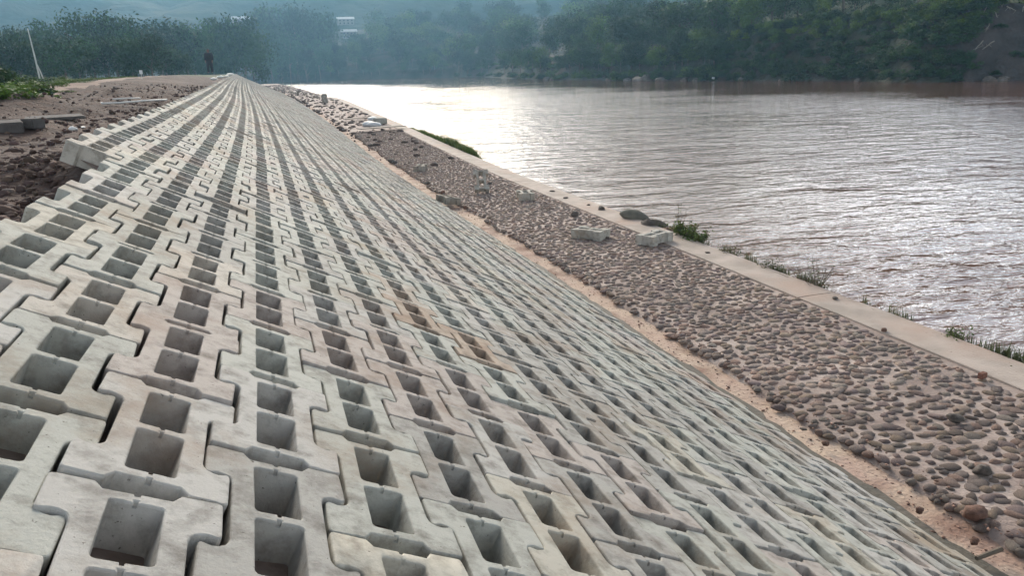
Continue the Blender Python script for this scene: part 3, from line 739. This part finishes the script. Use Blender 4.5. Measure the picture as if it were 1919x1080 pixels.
# ---------------------------------------------------------------- things on the left
def rock(px, py, y=None, z=None, s=.1, zf=.7, label='', mt=M_rock, name='rock', cat='rock', group=None, tone=(1, 1, 1), sub=2, rough=.5, sink=.25, asp=1.2):
    p = at(px, py, y=y, z=z); o = link(name, stone_mesh(name, rng.random()*50, sub, rough, mt), loc=(p.x, p.y, p.z+s*zf*(1-sink)-s*zf*.2))
    o.scale = (s*asp, s, s*zf); o.rotation_euler.z = rng.uniform(0, 6); o.color = (*tone, 1)
    if sub < 2:
        for q in o.data.polygons: q.use_smooth = False
    return tag(o, label, cat, group)
def gat(px, py):
    """ground point on the left land seen at a pixel"""
    d = FW + (px-959.5)/F*RT - (py-540)/F*UP; t_ = 1.5
    while t_ < 300:
        q = d*t_
        if q.z+CZ < G(q.x, q.y): break
        t_ *= 1.01
    return Vector((q.x, q.y, G(q.x, q.y)))
# utility pole with a brace leg
p = gat(76, 158); p = at(76, 152, y=70); p.z = G(p.x, p.y)
pole = empty('utility_pole', p, 0, 'thin pale leaning pole with a splayed strut at the edge of the left field', 'pole')
bm = bmesh.new(); tube(bm, [(0, 0, -.3), (-.06, 0, 1.8), (-.18, 0, 4.1)], [.07, .06, .035], 8); bmobj('shaft', bm, M_pole, pole)
bm = bmesh.new(); tube(bm, [(.3, .1, -.2), (.12, .04, .9), (-.05, 0, 1.6)], [.05, .045, .03], 8); bmobj('strut', bm, M_pole, pole)
# small sign board on a post
p = gat(265, 141); p = at(265, 141, y=60); p.z = G(p.x, p.y)
sg = empty('sign', p, .2, 'small pale blank sign board on a short post in the far dirt', 'sign')
bm = bmesh.new(); tube(bm, [(0, 0, -.1), (0, 0, .45)], .02, 6); bmobj('post', bm, M_pole, sg)
bm = bmesh.new(); box(bm, 0, 0, .48, .20, .02, .26); bmobj('board', bm, M_white, sg)
# concrete slabs
def slab(px, py, sx, sy, sz, rz, tilt, label, mt=M_slab, name='concrete_slab', cat='slab'):
    p = gat(px, py); bm = bmesh.new(); box(bm, 0, 0, sz/2-.04, sx, sy, sz); bmesh.ops.bevel(bm, geom=bm.edges[:], offset=.015, segments=2, affect='EDGES')
    o = bmobj(name, bm, mt, loc=p); o.rotation_euler = (tilt, 0, rz); return tag(o, label, cat)
slab(6, 244, .5, .3, .16, .3, .12, 'dark grey concrete slab at the left edge of the earth heap')
slab(44, 243, .5, .3, .14, -.35, -.1, 'grey concrete slab lying tilted between the earth heap and its darker neighbour')
slab(75, 222, 1.3, .4, .05, .35, .08, 'pale flat concrete plate lying on the earth behind the grey slab')
rock(138, 245, y=gat(138, 245).y, s=.06, label='small white stone on the dark earth left of the first crest block', mt=M_white, name='stone', cat='stone')
rock(151, 240, y=gat(151, 240).y, s=.05, label='flat white chip beside the small white stone on the earth', mt=M_white, name='stone', cat='stone', zf=.35, asp=1.8)
p = gat(195, 197); bm = bmesh.new(); tube(bm, [(-.05, .05, .05), (0, -.05, .04), (.35, 0, .04), (.9, .15, .06), (1.4, .4, .06)], .022, 8)
tag(bmobj('pipe', bm, M_white, loc=p, smooth=True), 'curved white plastic pipe lying on the grey earth mound', 'pipe')
p = gat(212, 189); bm = bmesh.new(); tube(bm, [(0, 0, .04), (.4, .02, .05), (.7, .1, .04)], .02, 8)
tag(bmobj('pipe', bm, M_white, loc=p, smooth=True), 'short white pipe end behind the longer curved one', 'pipe')
for (px, py, s, lb) in [(401, 149, .22, 'white crumpled bag nearest the walker, beside the crest'), (415, 145, .26, 'white bag further along the crest past the walker'), (424, 144, .2, 'white bag against the last crest blocks'), (431, 140.5, .3, 'most distant white bag near the end of the crest')]:
    y = 60 if px < 410 else 80 if px < 430 else 100
    rock(px, py, y=y, s=s, label=lb, mt=M_white, name='bag', cat='bag', zf=.45, asp=1.5)
for i, (px, py, s) in enumerate([(12, 395, .05), (14, 366, .06)]):
    g = gat(px, py); rock(px, py, y=g.y, s=s, label=['brownish stone half buried in the soil by the left edge', 'pale stone standing in the soil above the brownish one'][i], name='stone', cat='stone', tone=(1.3, 1.15, 1.1))
# person walking on the far crest
def person():
    p = at(395, 136.8, y=62); H = 1.66
    root = empty('person', p, R(160), 'person in dark work clothes standing on the far end of the crest', 'person')
    bm = bmesh.new(); vs = []; rad = []
    def v(x, y, z, r): vs.append(bm.verts.new((x, y, z))); rad.append(r); return len(vs)-1
    def e(*i):
        for a, b_ in zip(i, i[1:]): bm.edges.new((vs[a], vs[b_]))
    pel = v(0, 0, .93, .135); wst = v(0, 0, 1.08, .12); ch = v(0, 0, 1.27, .15); nk0 = v(0, 0, 1.40, .085); nk = v(0, .01, 1.46, .055); hd = v(0, .015, 1.54, .085); tp = v(0, .01, 1.62, .08)
    e(pel, wst, ch, nk0, nk, hd, tp); nose = v(0, .10, 1.535, .014); e(hd, nose)
    for s in (-1, 1):
        h = v(s*.10, 0, .88, .095); k = v(s*.12, .03*s+.02, .50, .065); a = v(s*.13, -.02+.03*s, .09, .042); f = v(s*.15, .12+.03*s, .035, .035); e(pel, h, k, a, f)
        sh_ = v(s*.19, 0, 1.36, .06); el = v(s*.25, -.03, 1.10, .045); wr = v(s*.25, .05, .87, .03); pm = v(s*.25, .07, .81, .032); e(ch, sh_, el, wr, pm)
        ear = v(s*.088, .0, 1.54, .015); e(hd, ear)
        for j, (dx, l) in enumerate(((-.03, .07), (-.01, .085), (.01, .08), (.03, .06))):
            a1 = v(s*.25, .07+dx, .77, .010); a2 = v(s*.245, .075+dx, .77-l*.6, .009); a3 = v(s*.235, .085+dx, .77-l, .008); e(pm, a1, a2, a3)
        t1 = v(s*.22, .10, .80, .011); t2 = v(s*.21, .12, .765, .009); e(pm, t1, t2)
    me = bpy.data.meshes.new('body'); bm.to_mesh(me); bm.free(); o = link('body', me, M_skin, root)
    sk = o.modifiers.new('skin', 'SKIN')
    for i, r in enumerate(rad): me.skin_vertices[0].data[i].radius = (r, r)
    me.skin_vertices[0].data[0].use_root = True
    o.modifiers.new('ss', 'SUBSURF').levels = 1; o.modifiers['ss'].render_levels = 1
    def cl(name, chains, m_):
        bm = bmesh.new()
        for pts, rr in chains: tube(bm, pts, rr, 10)
        q = bmobj(name, bm, m_, root, smooth=True)
    cl('jacket', [([(0, 0, .86), (0, 0, 1.05), (0, 0, 1.25), (0, 0, 1.38), (0, .005, 1.44)], [.215, .19, .22, .16, .085])] + [([(s*.12, 0, 1.35), (s*.20, 0, 1.34), (s*.26, -.03, 1.10), (s*.255, .045, .89)], [.095, .095, .08, .062]) for s in (-1, 1)], M_cloth)
    cl('trousers', [([(0, 0, .98), (0, 0, .86), ], [.185, .19])] + [([(s*.085, 0, .90), (s*.12, .03*s+.02, .50), (s*.13, -.02+.03*s, .07)], [.14, .105, .085]) for s in (-1, 1)], M_cloth)
    bm = bmesh.new(); bmesh.ops.create_icosphere(bm, subdivisions=2, radius=.098, matrix=Matrix.Translation((0, -.008, 1.585)) @ Matrix.Diagonal((.95, 1.05, .95, 1)))
    bmesh.ops.delete(bm, geom=[q for q in bm.verts if q.co.z < 1.55 and q.co.y > -.02], context='VERTS'); bmobj('hair', bm, M_hair, root, smooth=True)
person()

# ---------------------------------------------------------------- things on the berm
def bat(px, py, dz=0.0):
    """berm point seen at a pixel"""
    z = BZ(15)+.06
    for _ in range(6): q = at(px, py, z=z+dz); z = BZ(q.y)+.06
    return Vector((q.x, q.y, z))
def loose(px, py, rot, label, dz=0, extra=0, onwall=False, col=(1, .99, .95)):
    q = bat(px, py); z = WZ(q.y) if onwall else q.z
    o = bpy.data.objects.new('loose_block', B[0]); COL.objects.link(o); o.color = (*col, 1)
    Rm = rot.to_4x4(); zmin = min((Rm @ v.co).z for v in B[0].vertices)
    M_ = Rm.copy(); M_.translation = (q.x, q.y, z-zmin+extra); o.matrix_world = M_
    return tag(o, label, 'loose block', 'loose paving blocks lying beside the wall')
RX, RY, RZ = (lambda a: Matrix.Rotation(R(a), 3, 'X')), (lambda a: Matrix.Rotation(R(a), 3, 'Y')), (lambda a: Matrix.Rotation(R(a), 3, 'Z'))
loose(1107, 446, RZ(35), 'loose two-hole block lying face up on the cobbles', col=(.98, .97, .92))
loose(1226, 456, RZ(-62), 'loose two-hole block lying face up on the wall edge', onwall=True)
loose(985, 372, RZ(-12), 'loose block lying flat end-on on the cobbles against the wall', col=(.9, .88, .82))
loose(903, 361, RZ(-12) @ RX(48), 'loose block leaning up on end with its holes facing the camera', col=(.9, .88, .84))
loose(788, 319, RZ(-20), 'loose block lying flat among the rubble near the sand strip', col=(.75, .72, .68))
loose(841, 383, RZ(10) @ RY(8), 'loose block lying askew at the edge of the sand strip', col=(.6, .58, .54))
for i in range(5):
    q = bat(609, 193)
    o = bpy.data.objects.new('stacked_block', B[1]); COL.objects.link(o); o.color = (.72, .7, .66, 1)
    M_ = RZ(15+rng.uniform(-12, 12)).to_4x4(); M_.translation = (q.x+rng.uniform(-.05, .05), q.y, q.z+T*(i+1)); o.matrix_world = M_
    tag(o, ['bottom', 'second', 'middle', 'fourth', 'top'][i]+' block of the block stack on the far strip by the wall', 'stacked block', 'blocks of the far stack')
for i, (px, py) in enumerate([(515, 167), (524, 168), (545, 173), (560, 177), (552, 175)]):
    o = bpy.data.objects.new('stacked_block', B[1]); COL.objects.link(o); o.color = (.6, .58, .55, 1)
    q = bat(px, py+2); M_ = (RZ(rng.uniform(0, 90)) @ RX(90 if i % 2 else 0)).to_4x4(); M_.translation = (q.x, q.y, q.z+.35); o.matrix_world = M_
    tag(o, ['leftmost', 'second', 'fourth', 'rightmost', 'middle'][i]+' of the far blocks left piled where the strip meets the glare', 'stacked block', 'blocks of the far stack')
# formwork boards, sack heap
def board(px, py, sx, sy, sz, rz, label, dz=.06, mt=M_wood):
    q = bat(px, py); bm = bmesh.new(); box(bm, 0, 0, sz/2, sx, sy, sz); bmesh.ops.bevel(bm, geom=bm.edges[:], offset=.006, segments=1, affect='EDGES')
    o = bmobj('board', bm, mt, loc=(q.x, q.y, q.z+dz)); o.rotation_euler.z = rz; return tag(o, label, 'board', 'boards on the far strip')
board(716, 244, 3.0, .75, .05, .22, 'long pale board lying across the strip onto the wall', .16)
board(670, 225, 2.0, .5, .06, .3, 'shorter dark board beside the wall behind the sacks', .1)
q = bat(713, 233)
bm = bmesh.new(); box(bm, 0, 0, .22, .8, .5, .40, .2); bmesh.ops.bevel(bm, geom=bm.edges[:], offset=.03, segments=2, affect='EDGES')
tag(bmobj('crate', bm, M_kerb, loc=(q.x, q.y, q.z)), 'dark grey box standing behind the long board', 'box')
for i, (px, py, s) in enumerate([(692, 236, .42), (700, 237, .36), (699, 232, .36)]):
    q = bat(px, py); o = rock(px, py, y=q.y, s=s, label=['left pale cement sack behind the long board', 'right pale cement sack behind the long board', 'upper pale cement sack of the three behind the long board'][i], mt=M_tin, name='sack', cat='sack', zf=.5, rough=.2, asp=1.4)
    o.location.z = q.z+.12+(.2 if i == 2 else 0)
# single rocks
RK = [(1077, 405, .15, 'upright grey stone at the wall joint on the cobble side', .9, 0), (1127, 394, .13, 'small upright stone on the water side of the wall joint', .9, 1),
      (1137, 447, .08, 'dark round stone beside the face-up loose block', .7, 0), (1225, 432, .30, 'rough boulder beside the sandbag beyond the wall', .7, 2), (1253, 440, .2, 'brown rock between the boulder and the weeds', .7, 2),
      (1325, 476, .07, 'small dark stone on the wall above the reed strip', .5, 1), (1565, 563, .07, 'small dark stone on the wall near the twiggy weeds', .7, 1), (1657, 623, .065, 'reddish stone in the middle of the wall top', .8, 1),
      (1790, 790, .11, 'big dark round stone among the cobbles below the brick', .8, 0), (1842, 888, .12, 'round dark boulder resting on the near cobbles', .85, 0), (1830, 968, .14, 'large brown stone at the cobble edge near the right', .75, 0),
      (1757, 944, .04, 'small pointed stone on the sand strip', 1, 0), (1723, 960, .055, 'red-brown stone on the sand beside the bank', .9, 0), (1826, 1018, .05, 'dark reddish stone on the sand near the corner', 1, 0),
      (1547, 834, .06, 'reddish stone in the dark patch of sand', .7, 0), (1505, 806, .05, 'flat grey stone on the sand strip', .5, 0),
      (778, 281, .16, 'dark stone on the cobbles below the wall, left of the grass', .7, 0), (830, 362, .12, 'dark red stone on the sand by the rubble', .8, 0), (872, 390, .1, 'reddish stone on the sand right of the askew block', .8, 0),
      (733, 303, .2, 'dark rubble stone left of the yellowish sand', .7, 0), (740, 306, .17, 'smaller rubble stone touching the sand', .7, 0), (694, 274, .25, 'dark stone at the foot of the bank', .6, 0), (802, 345, .14, 'grey stone against the sand edge', .8, 0), (918, 345, .1, 'pale stone behind the upright block', .8, 0),
      (1035, 360, .12, 'mossy stone on the outer wall edge', .4, 1), (1060, 373, .12, 'second mossy stone on the outer wall edge', .4, 1), (1103, 386, .09, 'small mossy stone near the wall joint', .5, 1), (655, 196, .3, 'dark rock out in the bright water', .4, 3)]
for (px, py, s, lb, zf, wh) in RK:
    if wh == 3: q = at(px, py, z=0); z = 0
    else:
        q = bat(px, py); z = q.z
        if wh == 1: z = WZ(q.y)
        if wh == 2: q = at(px, py, z=WZ(17)-.15); z = WZ(17)-.15
    s *= (.58 if wh < 2 else .85)
    o = link('rock', stone_mesh('rock', rng.random()*50, 2, .55, M_rock), loc=(q.x, q.y, z+s*zf*.55)); o.scale = (s*1.15, s, s*zf); o.rotation_euler.z = rng.uniform(0, 6)
    o.color = ((1.1, .72, .6, 1) if 'red' in lb or 'brown' in lb else (.75, .72, .7, 1)); tag(o, lb, 'rock', 'stones lying loose along the strip and wall')
q = bat(1840, 712); bm = bmesh.new(); box(bm, 0, 0, .035, .10, .06, .07); bmesh.ops.bevel(bm, geom=bm.edges[:], offset=.006, segments=2, affect='EDGES')
o = bmobj('brick', bm, M_brick, loc=(q.x, q.y, WZ(q.y)+.003)); o.rotation_euler.z = .2; tag(o, 'broken red-brown brick on the wall top near the right edge', 'brick')
# fallen timber by the toe
q = bat(1855, 1045); bm = bmesh.new(); tube(bm, [(-.13, 0, .02), (.13, .02, .025)], [.017, .02], 7); tag(bmobj('stick', bm, M_bark, loc=q), 'short piece of wood on the sand in the near right corner', 'stick')
# sandbag beyond wall
q = at(1190, 412, z=WZ(18)-.05); bm = bmesh.new(); bmesh.ops.create_uvsphere(bm, u_segments=28, v_segments=16, radius=1)
for v in bm.verts:
    x, y, z = v.co; k = 1-.35*abs(x)**3; v.co = Vector((x*.37*(1.05), y*.24*k, z*.19*(1-.3*x*x)*(1 if z > 0 else .7)+.01*mn.noise(v.co*3)+.05*(-x)))
    if x < -.93: v.co.y *= .5
o = bmobj('sandbag', bm, M_bag, loc=(q.x, q.y, q.z+.06), smooth=True); o.rotation_euler = (0, .12, -.45); tag(o, 'plump grey-brown sandbag lying just beyond the wall', 'sandbag')

# ledge of earth on the water side of the wall
def led(t_, y):
    h = ss(y, 3, 5)*(.55+.45*mn.noise(Vector((y*.7, 2, 0)))); x0 = WO(y)-.01; wd = .18+.38*h
    if y > 17.5: wd *= .4+.6*ss(-y, -19, -17)
    zt = WZ(y)-.07-.10*(1-h)
    if t_ < .01: return Vector((x0, y, zt))
    return Vector((x0+wd*t_, y, zt*(1-t_**1.6)-.12*t_+.03*fbm(t_*2, y, 2)))
YL = yl(2, 19.5, .1, 1.0); o = strip('wall_foot_earth', YL, np.linspace(0, 1, 9), led, M_bank); tag(o, kind='structure')
def led2(t_, y):
    h = (max(0, (52-y)/18)**.3*ss(y, 32.6, 33.6)*(.8+.5*mn.noise(Vector((y*.9, 0, 2))))) if 32 < y < 52 else 0; x0 = WO(y)-.01
    return Vector((x0+.95*h*t_, y, (WZ(y)+.04)*h*(1-t_**3)-.15*t_))
YL = yl(32.01, 51.99, .25, 1.0); o = strip('grassy_ledge', YL, np.linspace(0, 1, 8), led2, M_field); tag(o, kind='structure')
pts = [];
for i in range(2600):
    y = rng.uniform(32.5, 51.5); t_ = rng.random(); q = led2(t_, y); pts.append((q.x, q.y, q.z))
grass_patch('bank_grass', pts, .25, .55, 'thick green grass clump on the water side of the wall', blades=6, wd=.014)
pts = []
for i in range(3200):
    y = rng.choice([rng.uniform(12.2, 17), rng.uniform(10.5, 13), rng.uniform(8.5, 12), rng.uniform(6.5, 9), rng.uniform(5, 7)]); q = led(rng.uniform(.1, .9), y)
    if mn.noise(Vector((y*1.3, 0, 5))) > -.02+.25*mn.noise(Vector((y*7, 0, 1))): pts.append((q.x, q.y, max(.02, q.z)))

grass_patch('ledge_grass', pts, .10, .34, 'thin drying grass along the water side of the wall', mt=M_dry, blades=4, wd=.007)
def weed(px, py, h, n, wide, label, leaf=True, seed=1, lm=M_grass, nl=16, ls=.035, name='weed'):
    r = random.Random(seed); q = at(px, py, z=.72); base = Vector((max(q.x, WO(q.y)+.05), q.y, WZ(q.y)-.16)); h *= 1.25; wide *= 1.2; ls *= 1.2; nl = int(nl*1.6); n = int(n*1.4)
    root = empty(name, base, 0, label, 'weed')
    bm = bmesh.new(); V, Fc = [], []
    for i in range(n):
        a = r.uniform(0, 6.28); l = h*r.uniform(.5, 1); rr = wide*r.uniform(.2, 1)
        P_ = [Vector((rr*t_*math.cos(a)+.02*r.gauss(0, 1)*t_, rr*t_*math.sin(a)*1.4+.02*r.gauss(0, 1)*t_, l*t_-(rr*.3)*t_*t_)) for t_ in np.linspace(0, 1, 5)]
        tube(bm, P_, [.004, .0035, .003, .0022, .0012], 4)
        for b_ in range(3):
            s_ = P_[r.randrange(1, 4)]; e_ = s_+Vector((r.gauss(0, .07), r.gauss(0, .07), r.uniform(.02, .12))); tube(bm, [s_, s_.lerp(e_, .5), e_], [.0025, .002, .001], 3)
            P_.append(e_)
        if leaf:
            for b_ in range(nl):
                c = P_[r.randrange(len(P_))].lerp(P_[r.randrange(1, len(P_))], r.random()) + Vector((r.gauss(0, .025), r.gauss(0, .025), r.gauss(0, .02)))
                nrm = Vector((r.gauss(0, 1), r.gauss(0, 1), r.gauss(.8, 1))).normalized(); t1 = nrm.orthogonal().normalized(); t1.rotate(Matrix.Rotation(r.uniform(0, 6), 3, nrm)); t2 = nrm.cross(t1); s = ls*r.uniform(.5, 1.2); k = len(V)
                V += [c, c+t1*s*.5+t2*s*.28, c+t1*s*1.1, c+t1*s*.5-t2*s*.28]; Fc.append((k, k+1, k+2, k+3))
    bmobj('stems', bm, M_bark, root)
    if leaf: link('leaves', pymesh('leaves', V, Fc), lm, root)
    return root
weed(1270, 446, .42, 16, .30, 'leafy green weed patch between the boulder and the wall', seed=3, nl=30, ls=.055)
weed(1292, 455, .38, 12, .28, 'lower leafy weed right of the main green patch', seed=4, nl=26, ls=.055)
weed(1272, 440, .95, 7, .16, 'tall thin twiggy weed rising over the green patch', seed=5, nl=4, ls=.03)
weed(1350, 480, .3, 10, .25, 'low pale weed on the wall edge before the bare twigs', seed=6, nl=8, ls=.035, lm=M_dry)
weed(1425, 508, .32, 12, .25, 'yellowish weed beside the wall left of the bare twigs', seed=7, nl=10, ls=.035, lm=M_dry)
weed(1520, 540, .62, 22, .42, 'bare dark twiggy bush overhanging the water', seed=8, nl=3, ls=.025)
weed(1490, 530, .45, 14, .34, 'smaller bare twigs left of the dark twiggy bush', seed=9, nl=4, ls=.025)
weed(1640, 590, .18, 9, .22, 'sparse short weed at the foot of the wall', seed=10, nl=5, ls=.02, lm=M_dry)
weed(1780, 640, .22, 14, .16, 'small bushy green weed near the right end of the wall', seed=11, nl=18, ls=.03)
weed(1745, 632, .12, 12, .22, 'low green weed left of the small bushy one', seed=12, nl=8, ls=.022)
weed(1912, 694, .16, 10, .14, 'green weed cut off by the right edge of the photo', seed=13, nl=18, ls=.03)

# ---------------------------------------------------------------- far bank details
for i, (px, d, s, lb) in enumerate([(1215, .8, 2.2, 'largest pale boulder at the far waterline'), (1195, .5, 1.3, 'small boulder left of the largest one across the river'), (1240, .6, 1.2, 'flat boulder right of the largest one across the river'),
        (1180, .3, .9, 'low rock at the left end of the far boulder group'), (1285, .5, 1.1, 'grey rock at the waterline between boulders and white crate'), (1310, .4, .9, 'small rock left of the white crate across the river'),
        (1040, .4, 1.6, 'hazy rock on the far shore below the tall trees'), (1025, .3, 1.2, 'smaller hazy rock left of its neighbour on the far shore'), (1145, .3, 1.0, 'single rock at the far waterline left of the boulders'),
        (1480, .6, 1.0, 'rock under the dark shrubs of the right bank'), (1610, .5, .8, 'rock at the waterline under the green slope'), (1860, .8, 1.0, 'rock below the bare eroded bank'), (1885, .5, .8, 'smaller rock below the bare eroded bank'), (1395, .5, .9, 'rock right of the white crate across the river')]):
    s_ = sfind(px); q = shore(s_)-inl(s_)*d
    o = link('boulder', stone_mesh('boulder', i*3.7+1, 2, .6, M_rock), loc=(q.x, q.y, s*.12)); s *= .8; o.scale = (s*1.5, s, s*.75); o.rotation_euler.z = i; o.color = (1, .95, .92, 1)
    tag(o, lb, 'boulder', 'boulders at the far waterline')
s_ = sfind(1344); q = shore(s_)-inl(s_)*1.2; bm = bmesh.new(); box(bm, 0, 0, .42, .6, .35, .42); bmesh.ops.bevel(bm, geom=bm.edges[:], offset=.04, segments=2, affect='EDGES')
o = bmobj('crate', bm, M_white, loc=(q.x, q.y, .2)); o.rotation_euler = (.1, .15, .3); tag(o, 'small white crate at the waterline across the river', 'crate')
# bare roots and branches on the eroded bank
for i in range(9):
    px = rng.uniform(1775, 1910); s_ = sfind(px); d = rng.uniform(4, 9); q = shore(s_)+inl(s_)*d; z = bank_h(s_, d)+.2
    bm = bmesh.new(); L0 = rng.uniform(1.2, 3.2); a = rng.uniform(-1.2, 1.2)
    P_ = [Vector((math.sin(a)*L0*t_+rng.gauss(0, .12), -.5*t_*L0*.3, -abs(math.cos(a))*L0*t_)) for t_ in np.linspace(0, 1, 6)]; tube(bm, P_, [.09, .075, .06, .05, .035, .02], 6)
    for b_ in range(4): k = rng.randrange(1, 5); tube(bm, [P_[k], P_[k]+Vector((rng.gauss(0, .5), -.2, rng.gauss(-.2, .4)))], [.04, .012], 5)
    o = bmobj('dead_branch', bm, M_wood, loc=(q.x, q.y, z+.6)); tag(o, 'bare pale root hanging on the eroded bank across the river', 'dead branch', 'bare roots on the eroded bank')
# hazy buildings past the trees
def house(px, py, y, wd, h, dp, label, storeys=2, rz=0.0):
    p = at(px, py, y=y); root = empty('house', p, rz, label, 'house')
    bm = bmesh.new(); box(bm, 0, 0, h/2, wd, dp, h); bmobj('wall', bm, M_plaster, root)
    bm = bmesh.new(); vs = [bm.verts.new(q) for q in [(-wd/2-.8, -dp/2-.8, h+.01), (wd/2+.8, -dp/2-.8, h+.01), (wd/2+.8, dp/2+.8, h+.01), (-wd/2-.8, dp/2+.8, h+.01), (-wd/2-.8, 0, h+2.2), (wd/2+.8, 0, h+2.2)]]
    for f_ in [(0, 1, 5, 4), (2, 3, 4, 5), (3, 0, 4), (1, 2, 5), (3, 2, 1, 0)]: bm.faces.new([vs[k] for k in f_])
    bmobj('roof', bm, M_tin, root)
    n = max(2, int(wd/3.2))
    for s in range(storeys):
        for i in range(n):
            x = -wd/2+(i+.5)*wd/n; z = h*(s+.5)/storeys
            bm = bmesh.new(); box(bm, x, -dp/2-.03, z, 1.3, .10, 1.4); f_ = bmobj('window', bm, M_glass, root)
    for side in (-1, 1):
        pass
    return root
house(648, 46, 800, 15, 5, 9, 'hazy white house with pale roof between the trees, upper one of the pair')
house(655, 72, 760, 13, 6, 8, 'hazy house with a bright roof edge below the white one')
house(452, 44, 760, 14, 4, 8, 'hazy pale house left of the big tree clump', 1)

# ---------------------------------------------------------------- haze
bm = bmesh.new(); box(bm, 0, 640, 119, 2700, 1560, 244)
Hm = bpy.data.materials.new('haze'); Hm.use_nodes = True; t = Hm.node_tree; t.nodes.clear()
o_ = N(t, 'ShaderNodeOutputMaterial'); v_ = N(t, 'ShaderNodeVolumePrincipled'); v_.inputs['Density'].default_value = .00042; v_.inputs['Color'].default_value = (.22, .42, .60, 1); v_.inputs['Anisotropy'].default_value = .5
t.links.new(v_.outputs[0], o_.inputs['Volume'])
o = bmobj('haze', bm, Hm); tag(o, kind='stuff')
